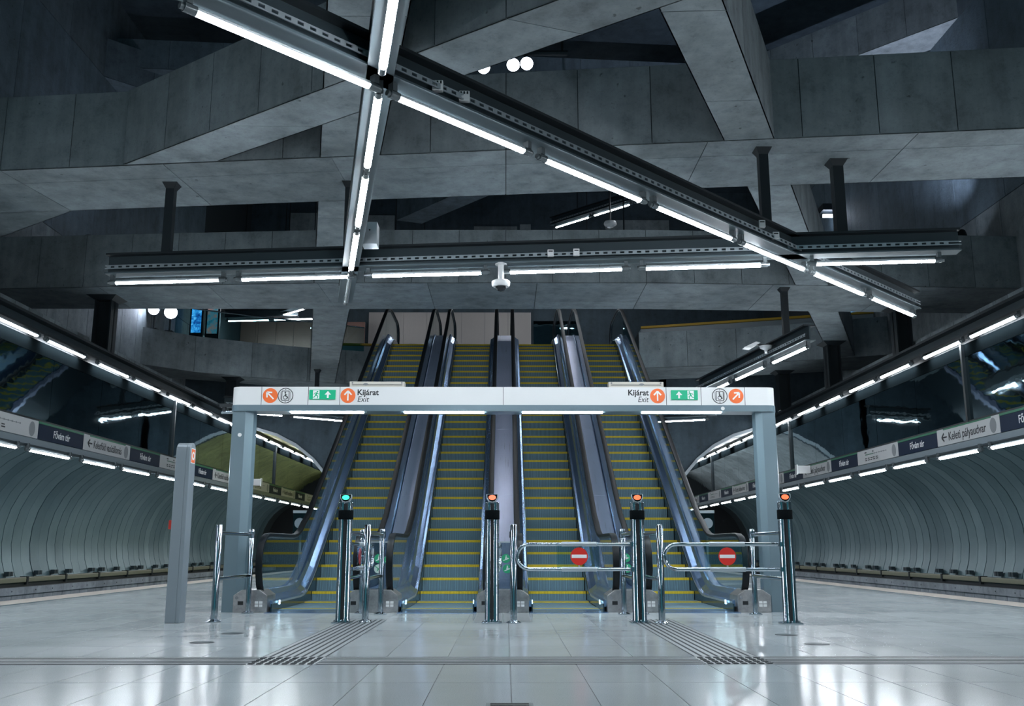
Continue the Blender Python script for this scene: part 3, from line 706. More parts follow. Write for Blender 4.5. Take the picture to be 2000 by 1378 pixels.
floodlight('left one of three round floodlights, half hidden by the slanting beam', (-.43, 17, 10.14), (-1, 5, 5), .125, 90)
floodlight('middle one of three round floodlights above the great beam', (.14, 17, 10.19), (0, 5, 6), .125, 90)
floodlight('right one of three round floodlights above the great beam', (.40, 17, 10.22), (1, 5, 6), .125, 90)
floodlight('large stage floodlight by the left wall above the mezzanine beam, tilted down', (-10.55, 29.3, 8.30), (-8.6, 24, 7.4), .20, 60, .45, 7.73)
floodlight('second floodlight by the left wall, nearer the wall', (-10.98, 29.0, 8.32), (-10.4, 24, 6.0), .17, 40, .35, 7.73)
floodlight('round floodlight standing on the far beam by the right wall, turned upwards', (10.4, 20.9, 8.05), (8.6, 24.2, 14.2), .17, 1000, .22, 7.73, 92)
floodlight('added floodlight on the far beam by the left wall, brightening the upper left', (-9.6, 21.2, 7.98), (-9.4, 24.5, 14.0), .17, 100, .22, 7.73)  # added lamp, lifts the dim wall and beam at the upper left
t = thing('wall_lamp', 'short tube lamp on a dark bracket on the right wall', 'wall lamp', (10.95, 30.8, 12.1))
MB().box(10.7, 11.2, 30.5, 31.3, 12.2, 12.42).build('bracket', 'black_steel', t)
MB().tube([(10.75, 30.7, 12.05), (11.15, 30.7, 12.05)], .06, 8).build('lamp_tube', 'spot', t)

# ------------------------------------------------------------------ black hangers between beams and rails
def hanger(label, x, y, z0, z1=ZB, wdt=.13, wide=False):
    t = thing('hanger_post', label, 'hanger post', (x, y, z1))
    h = wdt / 2
    if wide:
        MB().box(x - h, x - h + .03, y - h, y + h, z0, z1).build('flange', 'black_steel', t); MB().box(x + h - .03, x + h, y - h, y + h, z0, z1).build('flange', 'black_steel', t)
        MB().box(x - h, x + h, y - .02, y + .02, z0, z1).build('web', 'black_steel', t)
    else: MB().box(x - h, x + h, y - h, y + h, z0, z1).build('post', 'black_steel', t)
    k = h * 1.75; MB().add([(x - k, y - k, z1), (x + k, y - k, z1), (x + k, y + k, z1), (x - k, y + k, z1), (x - h, y - h, z1 - .09), (x + h, y - h, z1 - .09), (x + h, y + h, z1 - .09), (x - h, y + h, z1 - .09)],
             [(0, 1, 2, 3), (7, 6, 5, 4), (0, 4, 5, 1), (1, 5, 6, 2), (2, 6, 7, 3), (3, 7, 4, 0)]).build('head_plate', 'black_steel', t)
hanger('black hanger post from the great beam to the left end of the wide light rail', -5.17, 14.0, 5.42)
hanger('black hanger post beside the receding light rail', -2.40, 13.94, 5.42)
hanger('black hanger post from the great beam to the diagonal light rail', 3.62, 12.63, 5.42)
hanger('black hanger post from the great beam to the right end of the wide light rail', 4.81, 13.05, 5.42, wdt=.15)
hanger('thin black hanger post above the short slanting light rail', 6.03, 19.98, 5.42)
hanger('thick black post from the far beam down to the left light rail', -8.98, 20.9, 5.3, wdt=.38, wide=True)
hanger('thick black post from the far beam down to the right light rail', 9.25, 21.7, 5.3, wdt=.36, wide=True)
hanger('thick black post from the right strut down to the right light rail', 8.95, 25.6, 5.3, wdt=.36, wide=True)
hanger('black post under the right mezzanine beam, behind the gantry end', 8.85, 30.0, 5.3, wdt=.36, wide=True)
hanger('black post under the left mezzanine beam, behind the gantry end', -9.05, 31.3, 5.3, wdt=.36, wide=True)
hanger('thin black hanger post under the long left strut near the mezzanine', -5.95, 29.75, 5.42, wdt=.12)

# ------------------------------------------------------------------ escalators
XC = [-3.265, -1.115, 1.035, 3.185]
Y0, Z0, SL, RUN, ZTOP = 20.0, .44, .62, .41, 8.05
def base_path():
    p = [(16.25, 0), (18.55, 0), (18.9, .02), (19.2, .08), (19.55, .22)]
    y = 20.0
    while y < 31.4: p.append((y, Z0 + SL * (y - Y0))); y += .95
    p += [(31.5, Z0 + SL * 11.5), (31.9, 7.76), (32.3, 7.94), (32.8, 8.03), (33.3, 8.05), (35.4, 8.05)]
    return p
BP = base_path()
def interp(path, y):
    for (a, za), (b, zb) in zip(path[:-1], path[1:]):
        if a <= y <= b: return za + (zb - za) * (y - a) / (b - a)
    return path[0][1] if y < path[0][0] else path[-1][1]
HR = [(16.85, 1.26), (18.6, 1.26), (18.95, 1.29), (19.25, 1.37), (19.55, 1.52)] + [(y, Z0 + SL * (y - Y0) + 1.25) for y in (20.0, 23, 26, 29, 31.2)] + [(31.7, 8.86 + .08), (32.2, 9.14), (32.7, 9.26), (33.2, 9.29), (34.7, 9.29)]
LOOP0 = [(16.60, .25), (16.42, .30), (16.27, .45), (16.17, .68), (16.17, .90), (16.26, 1.08), (16.42, 1.20), (16.62, 1.25)]
LOOP1 = [(34.95, 9.27), (35.2, 9.15), (35.33, 8.95), (35.33, 8.7), (35.22, 8.45), (35.0, 8.33)]
GLB = .34      # glass base above the nosing line
def esc_part_sweep(xc, sec, y0, y1):
    rings = []
    pth = [(y, z) for y, z in BP if y0 < y < y1]; pth = [(y0, interp(BP, y0))] + pth + [(y1, interp(BP, y1))]
    for y, z in pth: rings.append([V((xc + u, y, z + wv)) for u, wv in sec])
    return rings
def mirror(sec): return [(-u, wv) for u, wv in sec][::-1]
nos = [(-2, 18.85, .03), (-5, 17.55, .012), (-4, 17.96, .012), (-3, 18.40, .013), (-1, 19.57, .19)]
nos += [(k, Y0 + RUN * k, Z0 + SL * RUN * k) for k in range(0, 29)] + [(29, 31.9, 7.74), (30, 32.31, 7.93), (31, 32.72, 8.02), (32, 33.13, 8.045)]
LABS = ['leftmost escalator of the bank of four, beyond the post with the green light', 'second escalator from the left, rising under the left half of the gantry', 'third escalator from the left, behind the closed gate right of the middle posts', 'rightmost escalator of the bank of four, behind the far right closed gate']
step_src = None
def make_escalator(i):
    global step_src
    xc = XC[i]; e = thing('escalator', LABS[i], 'escalator', (xc, 16.25, 0), 'bank of four escalators')
    org = ORG[e.name]
    for k, y, z in nos:
        if step_src is None:
            b = MB().box(-.572, .572, 0, RUN + .12, -.26, 0).build('step', 'step', e, org=V((0, 0, 0)))
            n = MB().box(-.572, .572, -.006, .012, -.048, .003).build('nosing', 'nosing', b, org=V((0, 0, 0))); step_src = (b, n)
        else:
            b = inst(step_src[0], e)
            if k > -3: inst(step_src[1], b)
        b.location = V((xc, y, z)) - org
    # comb and landing plates
    MB().box(xc - .575, xc + .575, 16.75, 16.98, -.02, .014).build('comb_plate', 'step', e); MB().box(xc - .572, xc + .572, 16.98, 17.0, -.02, .022).build('comb_line', 'nosing', e)
    MB().box(xc - .60, xc + .60, 17.0, 17.6, -.04, .011).build('flat_step', 'step', e)
    MB().box(xc - .64, xc + .64, 16.0, 16.75, -.02, .010).build('landing_plate', 'inner_deck', e)
    MB().box(xc - .62, xc + .62, 33.3, 35.4, 8.03, 8.06).build('top_plate', 'inner_deck', e)
    for s in (-1, 1):
        f = (lambda q: q) if s > 0 else mirror
        MB().loft(esc_part_sweep(xc, f([(.58, -.35), (.60, -.35), (.60, .13), (.58, .13)]), 16.27, 35.3)).build('skirt', 'skirt', e, smooth=False)
        MB().loft(esc_part_sweep(xc, f([(.585, .10), (.615, .10), (.63, .10), (.63, .17), (.60, .16)]), 16.9, 34.6)).build('skirt_brush', 'galvanised', e)
        MB().loft(esc_part_sweep(xc, f([(.60, .08), (.815, .08), (.815, .345), (.775, .345), (.735, .26), (.645, .185), (.60, .165)]), 16.4, 35.2)).build('inner_deck', 'inner_deck', e)
        # glass panes
        cuts = [19.3, 22.4, 25.5, 28.6, 31.7]
        top = lambda y: interp(HR, y) - .02
        bot = lambda y: interp(BP, y) + GLB
        us = [s * .795, s * .812]
        def pane(poly): MB().prism([V((xc + us[0], y, z)) for y, z in poly], (us[1] - us[0], 0, 0)).build('glass_pane', 'glass', e)
        first = [(16.62, .34), (16.45, .36), (16.32, .50), (16.23, .70), (16.23, .90), (16.31, 1.05), (16.45, 1.16), (16.65, 1.21)] + [(y, top(y)) for y in (16.9, 18.6, 18.95, 19.25)] + [(19.29, top(19.29))] + [(y, bot(y)) for y in (19.29, 19.2, 18.9, 18.55, 17.5)]
        pane(first)
        for a, b in zip(cuts[:-1], cuts[1:]):
            ys = [a + .01] + [y for y in (19.55, 20.0) if a < y < b] + [b - .01]
            pane([(y, bot(y)) for y in ys] + [(y, top(y)) for y in ys[::-1]])
        ys = [31.71, 32.2, 32.7, 33.2, 34.7]
        pane([(y, bot(y)) for y in ys[:-1]] + [(34.9, 8.39), (35.15, 8.47), (35.26, 8.7), (35.26, 8.93), (35.15, 9.1), (34.92, 9.22)] + [(y, top(y)) for y in ys[::-1]])
        # handrail: rubber sweep with newel loops
        path = [(y, z) for y, z in LOOP0] + HR + LOOP1
        rings = []
        for j, (y, z) in enumerate(path):
            a = V((0, *path[max(j - 1, 0)])); b = V((0, *path[min(j + 1, len(path) - 1)])); d = (b - a).normalized(); nn = V((0, -d.z, d.y))
            c = V((xc + s * .803, y, z))
            rings.append([c + V((q * .052, 0, 0)) + nn * h for q, h in ((-1, -.022), (1, -.022), (1.12, .0), (1, .026), (0, .036), (-1, .026), (-1.12, .0))])
        MB().loft(rings).build('handrail', 'rubber', e, smooth=True)
        rings = []
        for j, (y, z) in enumerate(path[1:-1]):
            a = V((0, *path[j])); b = V((0, *path[j + 2])); d = (b - a).normalized(); nn = V((0, -d.z, d.y)); c = V((xc + s * .803, y, z))
            rings.append([c + V((q * .022, 0, 0)) + nn * h for q, h in ((-1, -.055), (1, -.055), (1, -.02), (-1, -.02))])
        MB().loft(rings).build('handrail_guide', 'flange_paint', e)
        l = MB().box(min(xc + s * .568, xc + s * .582), max(xc + s * .568, xc + s * .582), 16.75, 16.83, .10, .17); l.build('skirt_light', 'small_light', e)
    # truss below
    mb = MB(); rings = []
    for y, z in BP: rings.append([V((xc - .80, y, z - .32)), V((xc + .80, y, z - .32)), V((xc + .80, y, z - 1.15)), V((xc - .80, y, z - 1.15))])
    mb.loft(rings).build('truss', 'truss', e)
    return e
for i in range(4): make_escalator(i)
# decks between neighbouring escalators with steel newel boxes and clear panels
def deck(xa, xb, label, outer=0, stickers=()):
    xm = (xa + xb) / 2; hw = (xb - xa) / 2
    t = thing('escalator_deck', label, 'escalator cladding', (xm, 16.25, 0))
    L = [20.0 + .95 * k for k in range(13)]
    # plates in long sections with fine joints
    secs = [(16.75, 19.3), (19.3, 22.4), (22.4, 25.5), (25.5, 28.6), (28.6, 31.7), (31.7, 35.2)]
    sec = [(-hw, .22), (hw, .22), (hw, .335), (hw * .93, .30), (-hw * .93, .30), (-hw, .335)]
    for a, b in secs: MB().loft(esc_part_sweep(xm, sec, a + .004, b - .004)).build('deck_plate', 'deck', t)
    MB().loft(esc_part_sweep(xm, [(-hw + .01, -.9), (hw - .01, -.9), (hw - .01, .24), (-hw + .01, .24)], 16.8, 35.1)).build('side_cladding', 'truss', t)
    return t, xm, hw
def newel_box(t, x0, x1, chamfer=(1, 1)):
    y0, y1, zt = 16.2, 16.78, .36
    c = .13
    pl = [(x0, 0), (x1, 0), (x1, .27 if chamfer[1] else zt), (x1 - c, zt), (x0 + c, zt), (x0, .27 if chamfer[0] else zt)]
    b = MB().prism([V((x, y0, z)) for x, z in pl], (0, y1 - y0, 0)).build('newel_box', 'steel', t, bevel=.006)
    F = Frame((0, y0, 0), (1, 0, 0), (0, 0, 1))
    mb = MB(); decal(mb, F, [(x0 + .08, .12), (x0 + .17, .12), (x0 + .17, .18), (x0 + .08, .18)], 0, .004); mb.build('vent', 'black', b)
    mb = MB()
    for i in range(2):
        for j in range(2): decal(mb, F, [(x1 - .20 + .07 * i, .09 + .05 * j), (x1 - .145 + .07 * i, .09 + .05 * j), (x1 - .145 + .07 * i, .13 + .05 * j), (x1 - .20 + .07 * i, .13 + .05 * j)], 0, .003)
    mb.build('warning_labels', 'sign_white', b)
    mb = MB(); decal(mb, F, circle(x0 + .06, .235, .026, 12), 0, .012); mb.build('key_switch', 'grille_grey', b)
    for xx in (x0 + .27, x1 - .27):
        mb = MB(); decal(mb, F, [(xx - .004, .03), (xx + .004, .03), (xx + .004, .33), (xx - .004, .33)], 0, .002); mb.build('seam', 'grille_grey', b)
    return b
def sticker(t, F, x, z, r, kind):
    mb = MB(); decal(mb, F, circle(x, z, r, 20), .001, .004); o = mb.build('sticker', 'sticker_pale' if kind == 'ban' else 'sticker_green', t)
    mb = MB()
    if kind == 'ban':
        decal(mb, F, stroke((x - r * .75, z + r * .6), (x + r * .75, z - r * .6), r * .18), .004, .006); decal(mb, F, stroke((x - r * .3, z - r * .4), (x + r * .35, z + r * .3), r * .22), .004, .006); mb.build('pictogram', 'sticker_green', o)
    else:
        decal(mb, F, stroke((x - r * .6, z - r * .45), (x + r * .65, z + r * .05), r * .16), .004, .006)
        decal(mb, F, stroke((x - r * .05, z - r * .1), (x + r * .05, z + r * .35), r * .26), .004, .006); decal(mb, F, circle(x + r * .06, z + r * .55, r * .15, 8), .004, .006); decal(mb, F, stroke((x + r * .05, z + r * .2), (x + r * .4, z + r * .1), r * .12), .004, .006)
        mb.build('pictogram', 'white', o)
DL = [('steel deck between the two left escalators', 0), ('steel deck between the two middle escalators', 1), ('steel deck between the two right escalators', 2)]
for lab, i in DL:
    xa, xb = XC[i] + .83, XC[i + 1] - .83
    t, xm, hw = deck(xa, xb, lab)
    newel_box(t, xm - .43, xm + .43)
    p = MB().box(xm - .235, xm + .235, 16.60, 16.615, .36, 1.14).build('clear_panel', 'acrylic', t)
    MB().box(xm - .235, xm + .235, 16.595, 16.62, 1.125, 1.145).build('panel_rim', 'galvanised', p)
    F = Frame((0, 16.60, 0), (1, 0, 0), (0, 0, 1))
    if i == 0: sticker(p, F, xm + .04, .86, .075, 'go'); sticker(p, F, xm + .04, .69, .075, 'ban'); sticker(p, F, xm + .20, .84, .07, 'go')
    if i == 1: sticker(p, F, xm - .12, .86, .075, 'go'); sticker(p, F, xm + .05, .86, .075, 'go'); sticker(p, F, xm - .12, .69, .075, 'ban'); sticker(p, F, xm + .07, .69, .075, 'go')
    if i == 2: sticker(p, F, xm - .06, .87, .075, 'go'); sticker(p, F, xm - .04, .70, .075, 'go')
for xa, xb, lab, i in ((XC[0] - .98, XC[0] - .83, 'steel outer deck along the left side of the escalator bank', -1), (XC[3] + .83, XC[3] + .98, 'steel outer deck along the right side of the escalator bank', 1)):
    t, xm, hw = deck(xa, xb, lab)
    if i < 0: newel_box(t, -4.47, -3.91)
    else: newel_box(t, 3.83, 4.38)

# ------------------------------------------------------------------ sign gantry
g = thing('sign_gantry', 'white and grey sign gantry on two posts spanning the foot of the escalators', 'sign gantry', (-.02, 16.3, 0))
def rrect(x0, x1, y0, y1, r, n=5):
    pts = []
    for cx, cy, a0 in ((x1 - r, y0 + r, -90), (x1 - r, y1 - r, 0), (x0 + r, y1 - r, 90), (x0 + r, y0 + r, 180)):
        for k in range(n + 1):
            a = math.radians(a0 + 90 * k / n); pts.append((cx + r * math.cos(a), cy + r * math.sin(a)))
    return pts
GX0, GX1, GY0, GY1 = -4.70, 4.65, 16.20, 16.62
bd = MB().prism([V((x, y, 3.43)) for x, y in rrect(GX0, GX1, GY0, GY1, .16)], (0, 0, .315)).build('sign_box', 'sign_white', g, smooth=True)
bm_ = MB().prism([V((x, y, 3.325)) for x, y in rrect(GX0 - .01, GX1 + .01, GY0 - .01, GY1 + .01, .16)], (0, 0, .107)).build('beam', 'gantry_paint', g, smooth=True)
for x0, x1, lean in ((-4.68, -4.32, 1), (4.30, 4.64, -1)):
    # chamfered column, slightly flat-faced
    q = [(x0 + .02, 16.24), (x1 - .12, 16.22), (x1, 16.30), (x1, 16.52), (x1 - .06, 16.58), (x0 + .06, 16.58), (x0, 16.50), (x0, 16.28)] if lean > 0 else [(x0 + .10, 16.22), (x1 - .02, 16.24), (x1, 16.28), (x1, 16.50), (x1 - .06, 16.58), (x0 + .06, 16.58), (x0, 16.52), (x0, 16.30)]
    MB().prism([V((x, y, 0)) for x, y in q], (0, 0, 3.33)).build('column', 'gantry_paint', g)
    MB().box(x0 + .04, x1 - .04, 16.26, 16.54, -.0, .03).build('foot_plate', 'rail_steel', g)
for a, b in ((-3.69, -2.44), (-1.74, -.37), (.29, 1.67), (2.35, 3.71)):
    MB().box(a, b, 16.24, 16.36, 3.31, 3.327).build('light_strip', 'strip', g)
GF = Frame((0, GY0, 0), (1, 0, 0), (0, 0, 1))
mb = MB()
for x in (-4.18, -3.38, -2.84, -.04, 2.76, 3.36, 4.11):
    j = MB(); decal(j, GF, [(x - .004, 3.432), (x + .004, 3.432), (x + .004, 3.744), (x - .004, 3.744)], 0, .002); j.build('panel_joint', 'ink', bd)
zc = 3.592
for x, ang in ((-4.03, math.radians(45)), (-2.70, 0), (2.61, 0), (3.96, math.radians(-45))):
    mb = MB(); decal(mb, GF, circle(x, zc, .128, 32), 0, .004); o = mb.build('orange_disc', 'orange', bd)
    mb = MB()
    for p in arrow_poly(x, zc, .098, ang): decal(mb, GF, p, .004, .006)
    mb.build('arrow', 'white', o)
for x in (-3.77, 3.68):
    mb = MB(); ringdecal(mb, GF, x, zc, .122, .134, 0, .004)
    F2 = GF
    for q in (stroke((x - .06, zc - .085), (x - .06, zc + .085), .010), stroke((x + .06, zc - .085), (x + .06, zc + .085), .010), stroke((x - .064, zc + .08), (x + .064, zc + .08), .010), stroke((x - .064, zc - .08), (x + .064, zc - .08), .010),
              stroke((x - .078, zc - .07), (x - .078, zc + .07), .006), stroke((x + .078, zc - .07), (x + .078, zc + .07), .006),
              [(x - .012, zc + .10), (x + .012, zc + .10), (x, zc + .118)], [(x - .012, zc - .10), (x, zc - .118), (x + .012, zc - .10)],
              circle(x - .005, zc + .055, .013, 10), stroke((x - .005, zc + .04), (x, zc - .01), .017), stroke((x, zc - .01), (x + .03, zc - .012), .014), stroke((x + .03, zc - .012), (x + .042, zc - .05), .013), stroke((x, zc + .02), (x + .028, zc + .015), .010)):
        decal(mb, GF, q, 0, .004)
    ringdecal(mb, GF, x - .002, zc - .03, .026, .036, 0, .004, 16)
    mb.build('lift_symbol', 'ink', bd)
for x0, x1, flip in ((-3.36, -2.91, 1), (2.84, 3.30, -1)):
    xm = (x0 + x1) / 2
    mb = MB(); mb.prism([GF.p(x0, 3.525, 0), GF.p(x1, 3.525, 0), GF.p(x1, 3.69, 0), GF.p(x0, 3.69, 0)], GF.n * .03); o = mb.build('exit_sign', 'exit_green', bd, bevel=.006)
    man = xm - flip * .105; arr = xm + flip * .095; zz = 3.607; f = -1 * flip if False else 1
    mb = MB(); decal(mb, GF, [(man - .055, 3.535), (man + .055, 3.535), (man + .055, 3.68), (man - .055, 3.68)], .03, .0315); mb.build('door_field', 'white', o)
    mb = MB()
    s_ = flip
    for q in (circle(man + s_ * .022, zz + .05, .014, 10), stroke((man + s_ * .018, zz + .032), (man - s_ * .008, zz - .012), .026), stroke((man - s_ * .008, zz - .012), (man + s_ * .03, zz - .025), .015), stroke((man + s_ * .03, zz - .025), (man + s_ * .022, zz - .066), .014),
              stroke((man - s_ * .008, zz - .012), (man - s_ * .03, zz - .045), .015), stroke((man - s_ * .03, zz - .045), (man - s_ * .07, zz - .05), .013), stroke((man + s_ * .018, zz + .03), (man - s_ * .025, zz + .025), .011), stroke((man - s_ * .025, zz + .025), (man - s_ * .04, zz), .010), stroke((man + s_ * .018, zz + .025), (man + s_ * .048, zz + .005), .011)):
        decal(mb, GF, q, .0315, .0328)
    mb.build('running_figure', 'exit_green', o)
    mb = MB()
    for q in ([(arr - .016, zz - .06), (arr + .016, zz - .06), (arr + .016, zz + .005), (arr - .016, zz + .005)], [(arr - .055, zz - .002), (arr + .055, zz - .002), (arr, zz + .062)]): decal(mb, GF, q, .03, .0318)
    mb.build('arrow', 'white', o)
text(GF, 'Kijárat', -2.545, 3.645, .138, 'ink', bd, d=.001, width=.365, bold=.0035)
text(GF, 'Exit', -2.545, 3.528, .138, 'ink', bd, d=.001, width=.20, shear=.25)
text(GF, 'Kijárat', 2.10, 3.645, .138, 'ink', bd, d=.001, width=.355, bold=.0035)
text(GF, 'Exit', 2.265, 3.528, .138, 'ink', bd, d=.001, width=.185, shear=.25)
for x, z, p in ((-4.52, 2.92, g), (3.72, 3.375, g)):
    mb = MB(); decal(mb, Frame((0, 16.19 if z > 3 else 16.225, 0), (1, 0, 0), (0, 0, 1)), circle(x, z, .032, 16), 0, .012); mb.build('round_plug', 'sign_white', p)
for x0, lab in ((-2.69, 'beige control housing lying on top of the gantry, left'), (1.78, 'beige control housing lying on top of the gantry, right')):
    t = thing('control_housing', lab, 'control box', (x0 + .47, 16.35, 3.745))
    MB().box(x0, x0 + .95, 16.26, 16.46, 3.747, 3.85).build('housing', 'beige', t, bevel=.008)
    MB().box(x0 + .04, x0 + .91, 16.252, 16.26, 3.787, 3.795).build('groove', 'ink', t)
    mb = MB(); F = Frame((0, 16.26, 0), (1, 0, 0), (0, 0, 1)); k = .28 if x0 < 0 else .57
    decal(mb, F, circle(x0 + k, 3.80, .045, 14, .02), 0, .012); mb.build('latch', 'grille_grey', t)
    for q in (.05, .90):
        mb = MB(); decal(mb, F, circle(x0 + q, 3.825, .014, 10), 0, .008); mb.build('knob', 'grille_grey', t)
t = thing('wall_bracket', 'dark steel bracket with a short tube at the left end of the gantry', 'bracket', (-4.85, 16.6, 3.45))
MB().box(-4.98, -4.70, 16.5, 16.62, 3.44, 3.50).build('plate', 'black_steel', t)
MB().tube([(-4.95, 16.56, 3.36), (-4.70, 16.56, 3.36)], .035, 10).build('stub', 'chrome', t, smooth=True)
MB().box(-4.93, -4.88, 16.52, 16.6, 3.36, 3.46).build('clamp', 'black_steel', t)

# ------------------------------------------------------------------ barriers: gate posts, rail barriers, swing gates
def gate_post(x, y, lamp, label):
    t = thing('gate_post', label, 'gate post', (x, y, 0), 'chrome gate posts')
    MB().box(x - .14, x + .14, y - .12, y + .12, 0, .02).build('base_plate', 'chrome', t, bevel=.004)
    for s in (-1, 1):
        MB().lathe((x + s * .045, y, .02), [(.062, 0), (.062, .02), (.055, .04), (.055, 1.66), (.05, 1.665)], 16).build('column', 'chrome', t, smooth=True)
        MB().lathe((x + s * .10, y - .07, .02), [(.014, 0), (.014, .02), (.004, .026)], 8).build('bolt', 'chrome', t)
    MB().box(x - .018, x + .018, y - .058, y - .044, .05, 1.66).build('slot', 'black', t)
    MB().lathe((x, y, 1.44), [(.106, 0), (.108, .005), (.108, .125), (.106, .13)], 20).build('sensor_band', 'matt_black', t, smooth=True)
    MB().tube([(x, y, 1.66), (x, y - .01, 1.71)], .022, 8).build('neck', 'chrome', t, smooth=True)
    F = Frame((x, y - .06, 1.745), (1, 0, 0), (0, .25, .968))
    shape = [(-.085, .055), (.085, .055), (.082, -.0), (.05, -.05), (0, -.07), (-.05, -.05), (-.082, 0)]
    mb = MB(); decal(mb, F, shape, -.06, 0); h = mb.build('head', 'galvanised', t, bevel=.008)
    mb = MB(); decal(mb, F, [(a * .86, b * .86 + .002) for a, b in shape], 0, .004); mb.build('head_face', 'felt_black', h)
    mb = MB(); decal(mb, F, circle(0, .003, .052, 20, .036), .004, .009); l = mb.build('signal_lamp', lamp, h)
    return t
GP = [(-2.30, 13.98, 'lamp_green', 'chrome gate post with a green light, leftmost of the four'), (-.19, 13.97, 'lamp_red', 'chrome gate post with a red light in the middle of the picture'), (1.90, 13.95, 'lamp_red', 'chrome gate post with a red light holding the first no-entry gate'), (3.99, 13.80, 'lamp_red', 'chrome gate post with a red light at the far right')]
for x, y, l, lab in GP: gate_post(x, y, l, lab)
def rail_post(t, x, y, h=1.36, r=.048):
    MB().lathe((x, y, 0), [(.105, 0), (.105, .012), (.07, .03), (r, .04), (r, h), (r * .9, h + .008), (.001, h + .008)], 16).build('post', 'chrome', t, smooth=True)
def barrier(label, x, y0, y1, front_post=True, xr=None):
    xr = x if xr is None else xr
    t = thing('rail_barrier', label, 'barrier', ((x + xr) / 2, (y0 + y1) / 2, 0), 'chrome rail barriers')
    if front_post: rail_post(t, x, y0)
    rail_post(t, xr, y1, 1.33, .042)
    for z in (1.25, .60):
        MB().tube([(x, y0 + .05, z), (xr, y1 - .03, z)], .030, 10).build('rail', 'chrome', t, smooth=True)
    MB().lathe((xr, y1, 1.2), [(.055, 0), (.055, .1)], 12).build('collar', 'chrome', t, smooth=True)
    return t
barrier('chrome rail barrier by the left gantry column', -4.17, 14.18, 16.02)
barrier('chrome rail barrier running back from the green-lit post', -2.30, 14.02, 16.02, False, -2.34)
barrier('chrome rail barrier right of the green-lit post', -2.0, 14.12, 15.82)
barrier('chrome rail barrier running back from the middle post', -.19, 14.02, 16.0, False)
barrier('chrome rail barrier right of the middle post', .12, 13.97, 16.0)
barrier('chrome rail barrier running back from the first no-entry post', 1.90, 14.0, 15.75, False, 1.90)
barrier('chrome rail barrier right of the first no-entry post', 2.20, 13.86, 15.75)
barrier('chrome rail barrier running back from the far right post', 3.99, 13.86, 15.74, False, 4.0)
def swing_gate(label, xp, y, xe, ang=None):
    """loop-shaped arm from the post at xp to its tip; ang set: arm turned along +Y"""
    t = thing('swing_gate', label, 'gate', (xp, y, 0), 'loop-shaped swing gates')
    L = abs(xp - xe); s = -1
    def W(u, z, dy=0):
        if ang is None: return V((xp + s * u, y + dy, z))
        return V((xp + math.sin(ang) * u + dy, y + math.cos(ang) * u, z))
    zt, zb = 1.09, .74; r = (zt - zb) / 2; zm = (zt + zb) / 2
    path = [W(.05, zt), W(L * .5, zt)] + [W(L - r + r * math.sin(a), zm + r * math.cos(a)) for a in [math.radians(15 * k) for k in range(13)]] + [W(L * .5, zb), W(.05, zb)]
    MB().tube(path, .027, 10).build('arm_loop', 'chrome', t, smooth=True)
    for z in (zt, zb): MB().tube([W(.32 * L, z), W(.62 * L, z)], .033, 10).build('sleeve', 'galvanised', t, smooth=True)
    pn = MB(); pn.prism([W(.30 * L, zb + .03, -.004), W(.66 * L, zb + .03, -.004), W(.66 * L, zt - .03, -.004), W(.30 * L, zt - .03, -.004)], W(0, 0, .008) - W(0, 0, 0)); pn = pn.build('clear_panel', 'glass', t)
    if ang is None:
        F = Frame((xp + s * L * .47, y - .006, zm), (1, 0, 0), (0, 0, 1))
        mb = MB(); decal(mb, F, circle(0, .005, .124, 32), 0, .006); d = mb.build('no_entry_disc', 'no_entry', t)
        mb = MB(); decal(mb, F, [(-.108, -.018), (.108, -.018), (.108, .028), (-.108, .028)], .006, .008); mb.build('white_bar', 'white', d)
        MB().tube([W(L * .47, zb), W(L * .47, zb + .06)], .012, 6).build('peg', 'galvanised', t)
    else:
        F = Frame(W(L * .45, zm, -.006), (0, -1, 0), (0, 0, 1))
        mb = MB(); decal(mb, F, circle(0, 0, .124, 24), -.002, .006); d = mb.build('no_entry_disc', 'no_entry', t)
        mb = MB(); decal(mb, F, [(-.108, -.023), (.108, -.023), (.108, .023), (-.108, .023)], .006, .008); mb.build('white_bar', 'white', d)
    for z in (zt, zb): MB().lathe(W(.02, z - .03), [(.05, 0), (.05, .06)], 12).build('hinge', 'chrome', t, smooth=True)
    return t
swing_gate('closed swing gate with a no-entry disc in front of the third escalator', 1.84, 13.95, .17)
swing_gate('closed swing gate with a no-entry disc at the far right', 3.93, 13.80, 2.25)
swing_gate('open swing gate turned inwards at the green-lit post', -2.24, 14.05, -.6, math.radians(4))
swing_gate('open swing gate turned inwards at the middle post', -.14, 14.05, 1.5, math.radians(2))

# ------------------------------------------------------------------ call pillar, signs, small fittings
t = thing('call_pillar', 'tall grey free-standing pillar with a rounded top at the left', 'pillar', (-4.68, 14.05, 0))
pl = [(0, 0), (.26, 0), (.26, 2.42)] + [(.26 - .13 + .13 * math.cos(a), 2.42 + .13 * math.sin(a)) for a in [math.radians(15 * k) for k in range(1, 12)]] + [(0, 2.42)]
